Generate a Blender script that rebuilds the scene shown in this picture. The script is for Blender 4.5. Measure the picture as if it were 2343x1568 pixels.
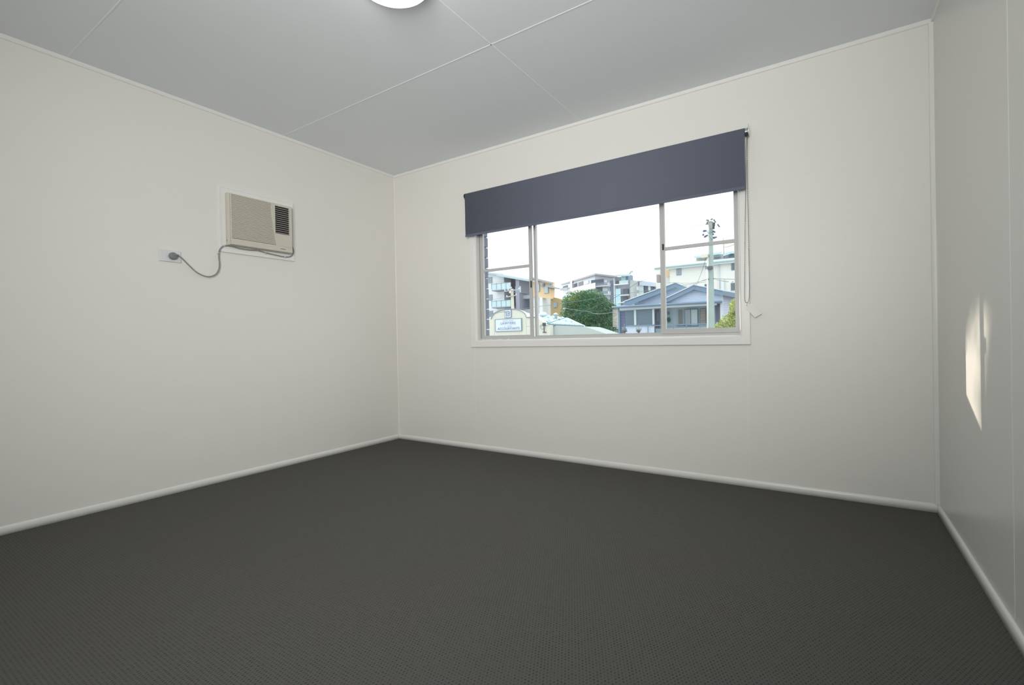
import bpy, bmesh, math, random
from mathutils import Matrix, Vector
random.seed(7)
for o in list(bpy.data.objects): bpy.data.objects.remove(o)
SC = bpy.context.scene
COL = SC.collection

# ------------------------------------------------------------------ camera
F_PX = 1100.36
YAW, PITCH, ROLL = 0.58424, -0.005518, -0.019275
CAM = Vector((3.30124, -3.09077, 0.88246))
W, H = 3.736, 2.4
cy_, sy_ = math.cos(YAW), math.sin(YAW)
cp_, sp_ = math.cos(PITCH), math.sin(PITCH)
fw = Vector((-sy_ * cp_, cy_ * cp_, sp_))
rt = Vector((cy_, sy_, 0)); up = rt.cross(fw)
cr_, sr_ = math.cos(ROLL), math.sin(ROLL)
r2 = cr_ * rt + sr_ * up; u2 = -sr_ * rt + cr_ * up
cam = bpy.data.cameras.new('camera'); camo = bpy.data.objects.new('camera', cam)
COL.objects.link(camo)
cam.sensor_width = 36; cam.sensor_fit = 'HORIZONTAL'; cam.lens = F_PX * 36 / 2343
cam.clip_start = 0.02; cam.clip_end = 800
mw = Matrix.Identity(4)
for i in range(3):
    mw[i][0], mw[i][1], mw[i][2], mw[i][3] = r2[i], u2[i], -fw[i], CAM[i]
camo.matrix_world = mw
SC.camera = camo

# ------------------------------------------------------------------ colour, world, sun, lights
vs = SC.view_settings
vs.view_transform = 'Standard'; vs.look = 'None'; vs.exposure = 0.06; vs.gamma = 1.0
vs.use_curve_mapping = False
wd = bpy.data.worlds.new('world'); SC.world = wd; wd.use_nodes = True
bg = wd.node_tree.nodes['Background']
bg.inputs[0].default_value = (0.90, 0.97, 1.0, 1); bg.inputs[1].default_value = 1.7
# low sun, from the left beyond the window wall (it grazes in through the window on to the right wall)
sun = bpy.data.lights.new('sun', 'SUN'); suno = bpy.data.objects.new('sun', sun); COL.objects.link(suno)
sun.energy = 5.0; sun.angle = 0.0093; sun.color = (1.0, 0.90, 0.74)
SUN_DIR = Vector((1.52, -1.0, -0.477)).normalized()
suno.rotation_euler = SUN_DIR.to_track_quat('-Z', 'Y').to_euler()
suno.location = (-20, 15, 12)
# added fill lights at the rear wall, behind the camera, to brighten the room
def rear_light(name, energy, spread, aim, col, x):
    al = bpy.data.lights.new(name, 'AREA'); alo = bpy.data.objects.new(name, al); COL.objects.link(alo)
    al.shape = 'RECTANGLE'; al.size = 1.0; al.size_y = 1.1; al.energy = energy; al.color = col
    al.spread = math.radians(spread); alo.location = (x, -3.93, 1.5)
    alo.rotation_euler = Vector(aim).to_track_quat('-Z', 'Y').to_euler()
rear_light('rear_fill_main', 25.5, 100, (-.551, .834, .02), (1.0, .978, .955), 3.13)
rear_light('rear_fill_upward', 9.5, 100, (-.02, .9, .50), (1.0, .978, .955), 2.95)
LAMP_E = 8.0

# ------------------------------------------------------------------ helpers
def P(u, v, Y):
    """point of the plane y = Y seen at pixel (u, v) of the photograph"""
    d = r2 * ((u - 1171.5) / F_PX) + u2 * (-(v - 784) / F_PX) + fw
    return CAM + d * ((Y - CAM.y) / d.y)

def mat(name, col, rough=0.6, metal=0.0, spec=0.3, emit=None, noise=None, bump=None, sheen=0):
    m = bpy.data.materials.new(name); m.use_nodes = True
    nt = m.node_tree; b = nt.nodes['Principled BSDF']
    b.inputs['Base Color'].default_value = (*col, 1)
    b.inputs['Roughness'].default_value = rough
    b.inputs['Metallic'].default_value = metal
    b.inputs['Specular IOR Level'].default_value = spec
    if emit:
        b.inputs['Emission Color'].default_value = (*emit[0], 1)
        b.inputs['Emission Strength'].default_value = emit[1]
    tc = nt.nodes.new('ShaderNodeTexCoord')
    if noise:
        sc, amt = noise
        n = nt.nodes.new('ShaderNodeTexNoise'); n.inputs['Scale'].default_value = sc
        n.inputs['Detail'].default_value = 4
        nt.links.new(tc.outputs['Object'], n.inputs['Vector'])
        mx = nt.nodes.new('ShaderNodeMix'); mx.data_type = 'RGBA'
        mx.inputs[6].default_value = (*[c * (1 - amt) for c in col], 1)
        mx.inputs[7].default_value = (*[min(1, c * (1 + amt)) for c in col], 1)
        nt.links.new(n.outputs['Fac'], mx.inputs[0])
        nt.links.new(mx.outputs[2], b.inputs['Base Color'])
    if bump:
        n = nt.nodes.new('ShaderNodeTexNoise'); n.inputs['Scale'].default_value = bump[0]
        nt.links.new(tc.outputs['Object'], n.inputs['Vector'])
        bp = nt.nodes.new('ShaderNodeBump'); bp.inputs['Strength'].default_value = bump[1]
        bp.inputs['Distance'].default_value = bump[2]
        nt.links.new(n.outputs['Fac'], bp.inputs['Height']); nt.links.new(bp.outputs[0], b.inputs['Normal'])
    return m

class MB:
    def __init__(s): s.v = []; s.f = []; s.sm = []
    def add(s, vs_, fs, smooth=False):
        o = len(s.v); s.v += [tuple(p) for p in vs_]
        for f in fs: s.f.append([o + i for i in f]); s.sm.append(smooth)
        return s
    def box(s, a, b):
        x0, y0, z0 = [min(a[i], b[i]) for i in range(3)]; x1, y1, z1 = [max(a[i], b[i]) for i in range(3)]
        return s.add([(x0,y0,z0),(x1,y0,z0),(x1,y1,z0),(x0,y1,z0),(x0,y0,z1),(x1,y0,z1),(x1,y1,z1),(x0,y1,z1)],
                     [(0,3,2,1),(4,5,6,7),(0,1,5,4),(1,2,6,5),(2,3,7,6),(3,0,4,7)])
    def obox(s, a, b, w, h, upv=(0,0,1)):
        """bar from a to b, section w x h"""
        a, b = Vector(a), Vector(b); d = (b - a).normalized(); upv = Vector(upv)
        if abs(d.dot(upv)) > .98: upv = Vector((0, 1, 0))
        sx = d.cross(upv).normalized(); sz = sx.cross(d)
        vv = [p + sx * i * w / 2 + sz * j * h / 2 for p in (a, b) for i, j in ((-1,-1),(1,-1),(1,1),(-1,1))]
        return s.add(vv, [(0,3,2,1),(4,5,6,7),(0,1,5,4),(1,2,6,5),(2,3,7,6),(3,0,4,7)])
    def extr(s, poly, vec, smooth=False):
        """closed polygon (3D points) extruded along vec"""
        n = len(poly); vec = Vector(vec); poly = [Vector(p) for p in poly]
        vv = poly + [p + vec for p in poly]
        s.add(vv, [tuple(range(n))[::-1], tuple(range(n, 2 * n))])
        s.add(vv, [(i, (i + 1) % n, n + (i + 1) % n, n + i) for i in range(n)], smooth)
        return s
    def tube(s, pts, r, seg=8, smooth=True, radii=None):
        pts = [Vector(p) for p in pts]; n = len(pts); o = len(s.v); prev = None
        for i, p in enumerate(pts):
            t = (pts[min(i + 1, n - 1)] - pts[max(i - 1, 0)]).normalized()
            if prev is None:
                a = Vector((0, 0, 1)) if abs(t.z) < .9 else Vector((1, 0, 0)); prev = t.cross(a).normalized()
            prev = (prev - t * prev.dot(t)).normalized(); bb = t.cross(prev)
            rr = radii[i] if radii else r
            for k in range(seg):
                an = 2 * math.pi * k / seg
                s.v.append(tuple(p + prev * math.cos(an) * rr + bb * math.sin(an) * rr))
        for i in range(n - 1):
            for k in range(seg):
                k2 = (k + 1) % seg
                s.f.append([o+i*seg+k, o+i*seg+k2, o+(i+1)*seg+k2, o+(i+1)*seg+k]); s.sm.append(smooth)
        s.f.append([o + k for k in range(seg)][::-1]); s.sm.append(False)
        s.f.append([o + (n-1)*seg + k for k in range(seg)]); s.sm.append(False)
        return s
    def lathe(s, prof, c, axis='Z', seg=32, smooth=True):
        o = len(s.v); c = Vector(c)
        for r, h in prof:
            for k in range(seg):
                a = 2 * math.pi * k / seg; x, y = r * math.cos(a), r * math.sin(a)
                q = {'Z': (x, y, h), 'X': (h, x, y), 'Y': (x, h, y)}[axis]
                s.v.append(tuple(c + Vector(q)))
        for i in range(len(prof) - 1):
            for k in range(seg):
                k2 = (k + 1) % seg
                s.f.append([o+i*seg+k, o+i*seg+k2, o+(i+1)*seg+k2, o+(i+1)*seg+k]); s.sm.append(smooth)
        s.f.append([o + k for k in range(seg)][::-1]); s.sm.append(False)
        s.f.append([o + (len(prof)-1)*seg + k for k in range(seg)]); s.sm.append(False)
        return s
    def ball(s, c, r, seg=8, rings=5):
        return s.lathe([(max(1e-4, r * math.sin(math.pi * i / rings)), -r * math.cos(math.pi * i / rings)) for i in range(rings + 1)], c, 'Z', seg)
    def build(s, name, m, parent=None, origin=None, bevel=None, **props):
        me = bpy.data.meshes.new(name)
        off = Vector(origin) if origin is not None else Vector((0, 0, 0))
        me.from_pydata([tuple(Vector(v) - off) for v in s.v], [], s.f)
        me.update()
        bm = bmesh.new(); bm.from_mesh(me)
        for i, f in enumerate(bm.faces): f.smooth = s.sm[i] if i < len(s.sm) else False
        bmesh.ops.recalc_face_normals(bm, faces=bm.faces)
        bm.to_mesh(me); bm.free()
        me.materials.append(m)
        o = bpy.data.objects.new(name, me); COL.objects.link(o)
        o.location = off
        if parent is not None:
            # parents are never rotated or scaled: world offset minus the parents' own offsets
            base = Vector((0, 0, 0)); q = parent
            while q: base += Vector(q.location); q = q.parent
            o.parent = parent; o.location = off - base
        if bevel:
            b = o.modifiers.new('bevel', 'BEVEL'); b.width = bevel; b.segments = 2; b.limit_method = 'ANGLE'
        for k, v in props.items(): o[k] = v
        return o

def thing(name, label, cat, loc=(0, 0, 0), group=None):
    o = bpy.data.objects.new(name, None); COL.objects.link(o); o.location = loc
    o.empty_display_size = .1
    o['label'] = label; o['category'] = cat
    if group: o['group'] = group
    return o

def tag(o, label, cat, group=None, kind=None):
    o['label'] = label; o['category'] = cat
    if group: o['group'] = group
    if kind: o['kind'] = kind
    return o

def spline(pts, n=6):
    pts = [Vector(p) for p in pts]; out = []
    for i in range(len(pts) - 1):
        p0 = pts[max(i - 1, 0)]; p1 = pts[i]; p2 = pts[i + 1]; p3 = pts[min(i + 2, len(pts) - 1)]
        for k in range(n):
            t = k / n
            out.append(.5 * ((2 * p1) + (p2 - p0) * t + (2*p0 - 5*p1 + 4*p2 - p3) * t*t + (3*p1 - p0 - 3*p2 + p3) * t**3))
    out.append(pts[-1]); return out

# ------------------------------------------------------------------ materials
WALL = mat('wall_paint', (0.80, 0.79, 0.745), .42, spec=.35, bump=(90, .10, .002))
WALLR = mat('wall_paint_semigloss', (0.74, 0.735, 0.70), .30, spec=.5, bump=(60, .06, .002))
CEIL = mat('ceiling_paint', (0.85, 0.88, 0.91), .7, spec=.2)
TRIM = mat('gloss_trim_paint', (0.83, 0.825, 0.80), .25, spec=.5)
JOINT = mat('joint_strip_paint', (0.84, 0.84, 0.82), .4)
CJOINT = mat('ceiling_joint_paint', (0.90, 0.925, 0.95), .6)
ALU = mat('white_aluminium', (0.54, 0.54, 0.53), .35, spec=.5)
ALUG = mat('grey_aluminium', (0.42, 0.44, 0.45), .35, metal=.3)
BLACKP = mat('black_plastic', (0.02, 0.022, 0.022), .5)
DARKP = mat('dark_grey_plastic', (0.06, 0.07, 0.07), .4)
WHITEP = mat('white_plastic', (0.74, 0.74, 0.76), .35, spec=.5)
BEIGE = mat('beige_plastic', (0.63, 0.605, 0.52), .45, spec=.35, noise=(3, .03))
GREYP = mat('grey_rubber', (0.22, 0.24, 0.235), .5)
CORD = mat('grey_cord', (0.27, 0.28, 0.265), .5)
CHROME = mat('chrome', (0.7, 0.75, 0.74), .18, metal=1)
BEADM = mat('dark_bead_metal', (0.20, 0.21, 0.21), .35, metal=.6)
GLOW = mat('lamp_diffuser', (0.95, 0.95, 0.93), .4, emit=((1.0, 0.985, 0.95), LAMP_E))

def fabric_mat():
    m = mat('blind_fabric', (0.138, 0.153, 0.200), .75, spec=.25)
    nt = m.node_tree; b = nt.nodes['Principled BSDF']
    tc = nt.nodes.new('ShaderNodeTexCoord')
    w1 = nt.nodes.new('ShaderNodeTexWave'); w1.inputs['Scale'].default_value = 180; w1.bands_direction = 'X'
    w2 = nt.nodes.new('ShaderNodeTexWave'); w2.inputs['Scale'].default_value = 180; w2.bands_direction = 'Z'
    for w in (w1, w2): nt.links.new(tc.outputs['Object'], w.inputs['Vector'])
    ad = nt.nodes.new('ShaderNodeMath'); ad.operation = 'ADD'
    nt.links.new(w1.outputs['Fac'], ad.inputs[0]); nt.links.new(w2.outputs['Fac'], ad.inputs[1])
    bp = nt.nodes.new('ShaderNodeBump'); bp.inputs['Strength'].default_value = .15; bp.inputs['Distance'].default_value = .001
    nt.links.new(ad.outputs[0], bp.inputs['Height']); nt.links.new(bp.outputs[0], b.inputs['Normal'])
    return m
FABRIC = fabric_mat()

def carpet_mat():
    m = mat('carpet_loop_pile', (0.12, 0.12, 0.11), .95, spec=.08)
    nt = m.node_tree; b = nt.nodes['Principled BSDF']; L = nt.links
    tc = nt.nodes.new('ShaderNodeTexCoord'); sp = nt.nodes.new('ShaderNodeSeparateXYZ')
    L.new(tc.outputs['Object'], sp.inputs[0])
    def M(op, a, bb=None, c=None):
        n = nt.nodes.new('ShaderNodeMath'); n.operation = op
        for i, q in enumerate((a, bb, c)):
            if q is None: continue
            if isinstance(q, (int, float)): n.inputs[i].default_value = q
            else: L.new(q, n.inputs[i])
        return n.outputs[0]
    nz = nt.nodes.new('ShaderNodeTexNoise'); nz.inputs['Scale'].default_value = 40
    L.new(tc.outputs['Object'], nz.inputs['Vector'])
    S = 0.0104
    v = M('DIVIDE', M('ADD', sp.outputs['Y'], M('MULTIPLY', nz.outputs['Fac'], .0014)), S)
    row = M('FLOOR', v)
    u = M('ADD', M('DIVIDE', M('ADD', sp.outputs['X'], M('MULTIPLY', nz.outputs['Fac'], .0014)), S), M('MULTIPLY', row, .5))
    du = M('SUBTRACT', M('FRACT', u), .5); dv = M('SUBTRACT', M('FRACT', v), .5)
    dist = M('SQRT', M('ADD', M('MULTIPLY', M('MULTIPLY', du, du), 2.0), M('MULTIPLY', dv, dv)))
    hole = M('SUBTRACT', 1.0, M('SMOOTH_MIN', M('DIVIDE', dist, .38), 1.0, .15))
    cell = nt.nodes.new('ShaderNodeTexWhiteNoise'); cell.noise_dimensions = '2D'
    cx = nt.nodes.new('ShaderNodeCombineXYZ'); L.new(M('FLOOR', u), cx.inputs[0]); L.new(row, cx.inputs[1])
    L.new(cx.outputs[0], cell.inputs['Vector'])
    hole = M('MULTIPLY', hole, M('MULTIPLY_ADD', cell.outputs['Value'], .7, .45))
    big = nt.nodes.new('ShaderNodeTexNoise'); big.inputs['Scale'].default_value = 2.2; big.inputs['Detail'].default_value = 3
    L.new(tc.outputs['Object'], big.inputs['Vector'])
    fine = nt.nodes.new('ShaderNodeTexNoise'); fine.inputs['Scale'].default_value = 420
    L.new(tc.outputs['Object'], fine.inputs['Vector'])
    base = nt.nodes.new('ShaderNodeMix'); base.data_type = 'RGBA'
    base.inputs[6].default_value = (0.107, 0.101, 0.091, 1); base.inputs[7].default_value = (0.099, 0.100, 0.094, 1)
    L.new(big.outputs['Fac'], base.inputs[0])
    k = M('MULTIPLY', M('SUBTRACT', 1.06, M('MULTIPLY', hole, .75)), M('MULTIPLY_ADD', fine.outputs['Fac'], .3, .85))
    mul = nt.nodes.new('ShaderNodeVectorMath'); mul.operation = 'SCALE'
    L.new(base.outputs[2], mul.inputs[0]); L.new(k, mul.inputs['Scale'])
    L.new(mul.outputs[0], b.inputs['Base Color'])
    bp = nt.nodes.new('ShaderNodeBump'); bp.inputs['Strength'].default_value = .5; bp.inputs['Distance'].default_value = .003
    L.new(M('SUBTRACT', 1.0, hole), bp.inputs['Height']); L.new(bp.outputs[0], b.inputs['Normal'])
    return m
CARPET = carpet_mat()

def glass_mat(name, haze=0.0, tint=(1, 1, 1)):
    m = bpy.data.materials.new(name); m.use_nodes = True; nt = m.node_tree; nt.nodes.clear(); L = nt.links
    out = nt.nodes.new('ShaderNodeOutputMaterial'); tr = nt.nodes.new('ShaderNodeBsdfTransparent')
    tr.inputs[0].default_value = (*tint, 1)
    gl = nt.nodes.new('ShaderNodeBsdfGlossy'); gl.inputs['Roughness'].default_value = .02
    fr = nt.nodes.new('ShaderNodeFresnel'); fr.inputs[0].default_value = 1.45
    mx = nt.nodes.new('ShaderNodeMixShader')
    gi = nt.nodes.new('ShaderNodeNewGeometry'); inv = nt.nodes.new('ShaderNodeMath'); inv.operation = 'SUBTRACT'
    inv.inputs[0].default_value = 1.0; L.new(gi.outputs['Backfacing'], inv.inputs[1])
    ff = nt.nodes.new('ShaderNodeMath'); ff.operation = 'MULTIPLY'     # reflect at the outer faces only
    L.new(fr.outputs[0], ff.inputs[0]); L.new(inv.outputs[0], ff.inputs[1])
    L.new(ff.outputs[0], mx.inputs[0]); L.new(tr.outputs[0], mx.inputs[1]); L.new(gl.outputs[0], mx.inputs[2])
    last = mx.outputs[0]
    if haze:
        di = nt.nodes.new('ShaderNodeBsdfTranslucent'); di.inputs[0].default_value = (.85, .93, 1, 1)
        tc = nt.nodes.new('ShaderNodeTexCoord'); n = nt.nodes.new('ShaderNodeTexNoise'); n.inputs['Scale'].default_value = 4
        L.new(tc.outputs['Object'], n.inputs['Vector'])
        ml = nt.nodes.new('ShaderNodeMath'); ml.operation = 'MULTIPLY'; ml.inputs[1].default_value = haze * 2
        L.new(n.outputs['Fac'], ml.inputs[0])
        m2 = nt.nodes.new('ShaderNodeMixShader')
        L.new(ml.outputs[0], m2.inputs[0]); L.new(last, m2.inputs[1]); L.new(di.outputs[0], m2.inputs[2])
        last = m2.outputs[0]
    L.new(last, out.inputs[0]); return m
GLASS = glass_mat('window_glass', .012)

def struct(o): o['kind'] = 'structure'; return o

# ------------------------------------------------------------------ room shell
YB = -3.92                                     # rear wall, behind the camera
T = 0.09
struct(MB().box((-T, YB - T, -.1), (W + T, T, 0)).build('floor', CARPET))
struct(MB().box((-T, YB - T, H), (W + T, T, H + .1)).build('ceiling', CEIL))
# left wall with the hole of the air conditioner filled by the unit
struct(MB().box((-T, YB - T, 0), (0, T, H)).build('wall_left', WALL))
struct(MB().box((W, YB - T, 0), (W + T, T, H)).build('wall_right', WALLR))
WX0, WX1, WZ0, WZ1 = 0.926, 2.862, 0.885, 2.012       # window opening
m = MB()
m.box((0, 0, 0), (WX0, T, H)); m.box((WX1, 0, 0), (W, T, H))
m.box((WX0, 0, 0), (WX1, T, WZ0)); m.box((WX0, 0, WZ1), (WX1, T, H))
struct(m.build('wall_front', WALL))
RX0, RX1, RZ0, RZ1 = 2.35, 3.68, .90, 2.1               # added rear opening for the fill lights
m = MB()
m.box((0, YB - T, 0), (RX0, YB, H)); m.box((RX1, YB - T, 0), (W, YB, H))
m.box((RX0, YB - T, 0), (RX1, YB, RZ0)); m.box((RX0, YB - T, RZ1), (RX1, YB, H))
struct(m.build('wall_rear', WALL))

# baseboards: quarter-round topped
def base_prof(o, d, flip=False):
    """profile in the plane through o, d = direction away from the wall"""
    o = Vector(o); d = Vector(d)
    pr = [(0, 0), (.011, 0), (.011, .024), (.0102, .032), (.0075, .038), (.0035, .0415), (0, .043)]
    return [o + d * a + Vector((0, 0, b)) for a, b in pr]
struct(MB().extr(base_prof((0, YB, 0), (1, 0, 0)), (0, -YB, 0), True).build('baseboard_left', TRIM))
struct(MB().extr(base_prof((0, 0, 0), (0, -1, 0)), (W, 0, 0), True).build('baseboard_front', TRIM))
struct(MB().extr(base_prof((W, YB, 0), (-1, 0, 0)), (0, -YB, 0), True).build('baseboard_right', TRIM))
struct(MB().extr(base_prof((0, YB, 0), (0, 1, 0)), (W, 0, 0), True).build('baseboard_rear', TRIM))
# ceiling beads
def bead(a, b, d):
    a, b, d = Vector(a), Vector(b), Vector(d)
    pr = [(0, 0), (.008, 0), (.008, -.017), (.0065, -.020), (.002, -.0225), (0, -.0225)]
    return MB().extr([a + d * p + Vector((0, 0, q)) for p, q in pr], b - a)
struct(bead((0, YB, H), (0, 0, H), (1, 0, 0)).build('trim_1', TRIM))
struct(bead((0, 0, H), (W, 0, H), (0, -1, 0)).build('trim_2', TRIM))
struct(bead((W, YB, H), (W, 0, H), (-1, 0, 0)).build('trim_3', TRIM))
# corner beads
struct(MB().extr([(W, 0, 0.042), (W - .018, 0, .042), (W - .018, -.008, .042), (W - .015, -.014, .042), (W - .008, -.017, .042), (W, -.017, .042)], (0, 0, H - .0645)).build('trim_4', TRIM))
struct(MB().extr([(0, 0, 0.042), (.005, 0, .042), (0, -.005, .042)], (0, 0, H - .0645)).build('trim_5', WALL))
# sheet joints on ceiling, right wall and window wall
def strip(n, a, b): struct(MB().box(a, b).build('trim_%d' % n, CJOINT if n < 9 else JOINT))
strip(6, (0.02, -1.072, H - .0012), (W - .02, -1.065, H))
strip(7, (1.868, YB, H - .0012), (1.874, -.02, H))
strip(8, (0.02, -2.260, H - .0012), (W - .02, -2.254, H))
strip(9, (W - .0004, -1.149, .046), (W, -1.141, H - .02))
strip(10, (.891, -.0008, .046), (.895, 0, .83))
strip(11, (2.898, -.0008, .046), (2.901, 0, .83))

# ------------------------------------------------------------------ window
# architrave: four mitred boards with an eased inner edge
def architrave():
    x0, x1, z0, z1 = .869, 2.919, .829, 2.066
    m = MB()
    outer = [(x0, z0), (x1, z0), (x1, z1), (x0, z1)]
    def ring(ins, y): return [(x0 + ins, y, z0 + ins), (x1 - ins, y, z0 + ins), (x1 - ins, y, z1 - ins), (x0 + ins, y, z1 - ins)]
    rings = [ring(0, 0), ring(0, -.016), ring(.003, -.018), ring(.044, -.018), ring(.052, -.015), ring(.056, -.008), ring(.0575, .0)]
    for a, b in zip(rings[:-1], rings[1:]):
        m.add(a + b, [(i, (i + 1) % 4, 4 + (i + 1) % 4, 4 + i) for i in range(4)])
    a, b = rings[-1], rings[0]
    m.add(a + b, [(i, (i + 1) % 4, 4 + (i + 1) % 4, 4 + i) for i in range(4)])
    return m
struct(architrave().build('trim_12', TRIM))

def rect_frame(m, x0, x1, z0, z1, y0, y1, l, r, b, t):
    m.box((x0, y0, z0), (x0 + l, y1, z1)); m.box((x1 - r, y0, z0), (x1, y1, z1))
    m.box((x0 + l, y0, z0), (x1 - r, y1, z0 + b)); m.box((x0 + l, y0, z1 - t), (x1 - r, y1, z1))
    return m
win = MB()
rect_frame(win, WX0, WX1, WZ0, WZ1, .022, .088, .016, .010, .014, .02)
for g in (.034, .052, .070):      # tracks standing up off the sill and jamb
    win.box((WX0 + .016, g, WZ0 + .014), (WX1 - .01, g + .003, WZ0 + .020))
    win.box((WX0 + .016, g, WZ0 + .014), (WX0 + .024, g + .003, WZ1 - .02))
win = struct(win.build('window_1', ALU))
# centre light: glass fixed between two posts
fx = MB()
fx.box((1.432, .058, .899), (1.441, .080, 1.992)); fx.box((1.444, .056, .899), (1.452, .082, 1.992))
fx.box((2.386, .058, .899), (2.398, .080, 1.992))
fx.box((1.452, .060, .899), (2.386, .078, .912)); fx.box((1.452, .060, 1.975), (2.386, .078, 1.992))
fixed = fx.build('fixed_frame', ALU, win)
MB().box((1.45, .067, .905), (2.388, .071, 1.98)).build('centre_glass', GLASS, fixed)
def sash(x0, x1, z0, z1, l, r, b, y0, bar):
    m = rect_frame(MB(), x0, x1, z0, z1, y0, y0 + .020, l, r, b, .03)
    for gx in (x0 + l * .45,):    # fine shadow grooves as raised fins
        m.box((gx, y0 - .002, z0 + .003), (gx + .003, y0, z1 - .003))
    m.box((x1 - r * .5, y0 - .002, z0 + .003), (x1 - r * .5 + .003, y0, z1 - .003))
    s = m.build('sash', ALU, win)
    MB().box((x0 + l - .003, y0 + .008, z0 + b - .003), (x1 - r + .003, y0 + .012, z1 - .027)).build('pane', GLASS, s)
    MB().box((x0 + l, y0 + .001, bar - .010), (x1 - r, y0 + .019, bar + .010)).build('glazing_bar', ALU, s)
    return s
sl = sash(.948, 1.428, .899, 1.992, .027, .022, .020, .028, 1.443)
sr = sash(2.399, 2.852, .902, 1.992, .026, .018, .030, .028, 1.447)
MB().box((1.421, .018, 1.275), (1.429, .030, 1.325)).build('latch', BLACKP, sl, bevel=.002)
MB().box((2.412, .018, 1.44), (2.421, .030, 1.478)).build('latch', BLACKP, sr, bevel=.002)
MB().box((2.372, .022, 1.235), (2.392, .050, 1.285)).build('handle', ALU, sr, bevel=.002)
# ragged sealant along the foot of the window
m = MB(); x = WX0
random.seed(3)
pts = []
while x < 1.35:
    pts.append(x); x += random.uniform(.006, .03)
for a, b in zip(pts[:-1], pts[1:]):
    h = random.uniform(.001, .008) * (1 if a < 1.2 else .4)
    m.add([(a, .0205, WZ0 - .002), (b, .0205, WZ0 - .002), (b - .002, .0205, WZ0 + h), (a + .002, .0205, WZ0 + h * .8),
           (a, .023, WZ0 - .002), (b, .023, WZ0 - .002), (b - .002, .023, WZ0 + h), (a + .002, .023, WZ0 + h * .8)],
          [(0,1,2,3),(4,7,6,5),(0,4,5,1),(1,5,6,2),(2,6,7,3),(3,7,4,0)])
m.build('sealant', TRIM, win)

# unseen window frame added behind the camera, around the fill lights
w2 = MB(); rect_frame(w2, RX0, RX1, RZ0, RZ1, YB - .08, YB - .03, .04, .04, .04, .04)
w2.box((2.93, YB - .07, RZ0 + .04), (2.97, YB - .04, RZ1 - .04))
w2 = struct(w2.build('added_window', ALU))

# ------------------------------------------------------------------ roller blind
bl = thing('roller_blind', 'charcoal blue-grey fabric roller blind part lowered over the window', 'blind', (1.9, -.045, 2.045))
RC = Vector((0, -.045, 2.045)); RR = .0215
prof = []
for i in range(15):
    a = math.radians(300 - i * 300 / 14)    # from behind, up over the top, down to the front
    prof.append((RC.y + math.cos(a + math.pi) * RR, RC.z + math.sin(a) * RR))
zz = 2.045
for k in range(1, 13):
    z = RC.z - (RC.z - 1.727) * k / 12
    prof.append((RC.y - RR - .0006 * math.sin(k * .9), z))
m = MB(); fx0, fx1 = .874, 2.911
n = len(prof); t = .0012
vv = []
for x in (fx0, fx1): vv += [(x, y, z) for y, z in prof]
for x in (fx0, fx1): vv += [(x, y + t, z) for y, z in prof]
m.add(vv, [(i, i + 1, n + i + 1, n + i) for i in range(n - 1)] + [(2*n + i, 3*n + i, 3*n + i + 1, 2*n + i + 1) for i in range(n - 1)]
      + [(i, 2*n + i, 2*n + i + 1, i + 1) for i in range(n - 1)] + [(n + i, n + i + 1, 3*n + i + 1, 3*n + i) for i in range(n - 1)], True)
fab = m.build('fabric', FABRIC, bl)
MB().extr([(fx0, -.0685, 1.716), (fx0, -.0685, 1.730), (fx0, -.0655, 1.734), (fx0, -.0625, 1.730), (fx0, -.0625, 1.716), (fx0, -.0655, 1.7135)], (fx1 - fx0, 0, 0)).build('hem_bar', FABRIC, bl)
MB().tube([(.870, RC.y, RC.z), (2.915, RC.y, RC.z)], .0195, 24).build('roller_tube', DARKP, bl)
MB().lathe([(.016, 0), (.021, .001), (.022, .004), (.022, .009), (.019, .011)], (.860, RC.y, RC.z), 'X', 28).build('end_cap', BLACKP, bl)
m = MB(); m.box((.857, -.050, 2.020), (.860, -.018, 2.064)); m.build('bracket', DARKP, bl)
m = MB()
m.extr([(2.930, -.018, 2.078), (2.930, -.072, 2.076), (2.930, -.072, 2.046), (2.930, -.066, 2.030), (2.930, -.050, 2.024), (2.930, -.018, 2.024)], (.003, 0, 0))
m.build('bracket', CHROME, bl)
MB().lathe([(.018, 0), (.0235, .001), (.0235, .004), (.020, .005), (.020, .010), (.0235, .011), (.0235, .014), (.017, .0155)], (2.913, RC.y, RC.z), 'X', 28).build('chain_wheel', CHROME, bl)
MB().box((2.914, -.066, 2.018), (2.929, -.036, 2.030)).build('chain_guide', BLACKP, bl, bevel=.002)
# beaded chain: one loop, beads on a fine cord
lp = [(2.922, 2.020), (2.916, 1.90), (2.910, 1.70), (2.9045, 1.50), (2.9025, 1.40), (2.899, 1.25), (2.8975, 1.177), (2.896, 1.11), (2.8965, 1.085),
      (2.901, 1.072), (2.907, 1.068), (2.914, 1.073), (2.9185, 1.086), (2.921, 1.11), (2.9225, 1.16), (2.9225, 1.22), (2.9225, 1.40), (2.922, 1.55), (2.921, 1.70), (2.9235, 1.90), (2.925, 2.020)]
path = spline([(x, -.052 - (.006 if i > 10 else 0), z) for i, (x, z) in enumerate(lp)], 30)
m = MB(); acc = 0; last = path[0]
m.tube(path[::6], .0007, 4)
for p in path[1:]:
    acc += (p - last).length; last = p
    if acc >= .0062: m.ball(p, .0023, 6, 4); acc = 0
m.build('bead_chain', BEADM, bl)

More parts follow.
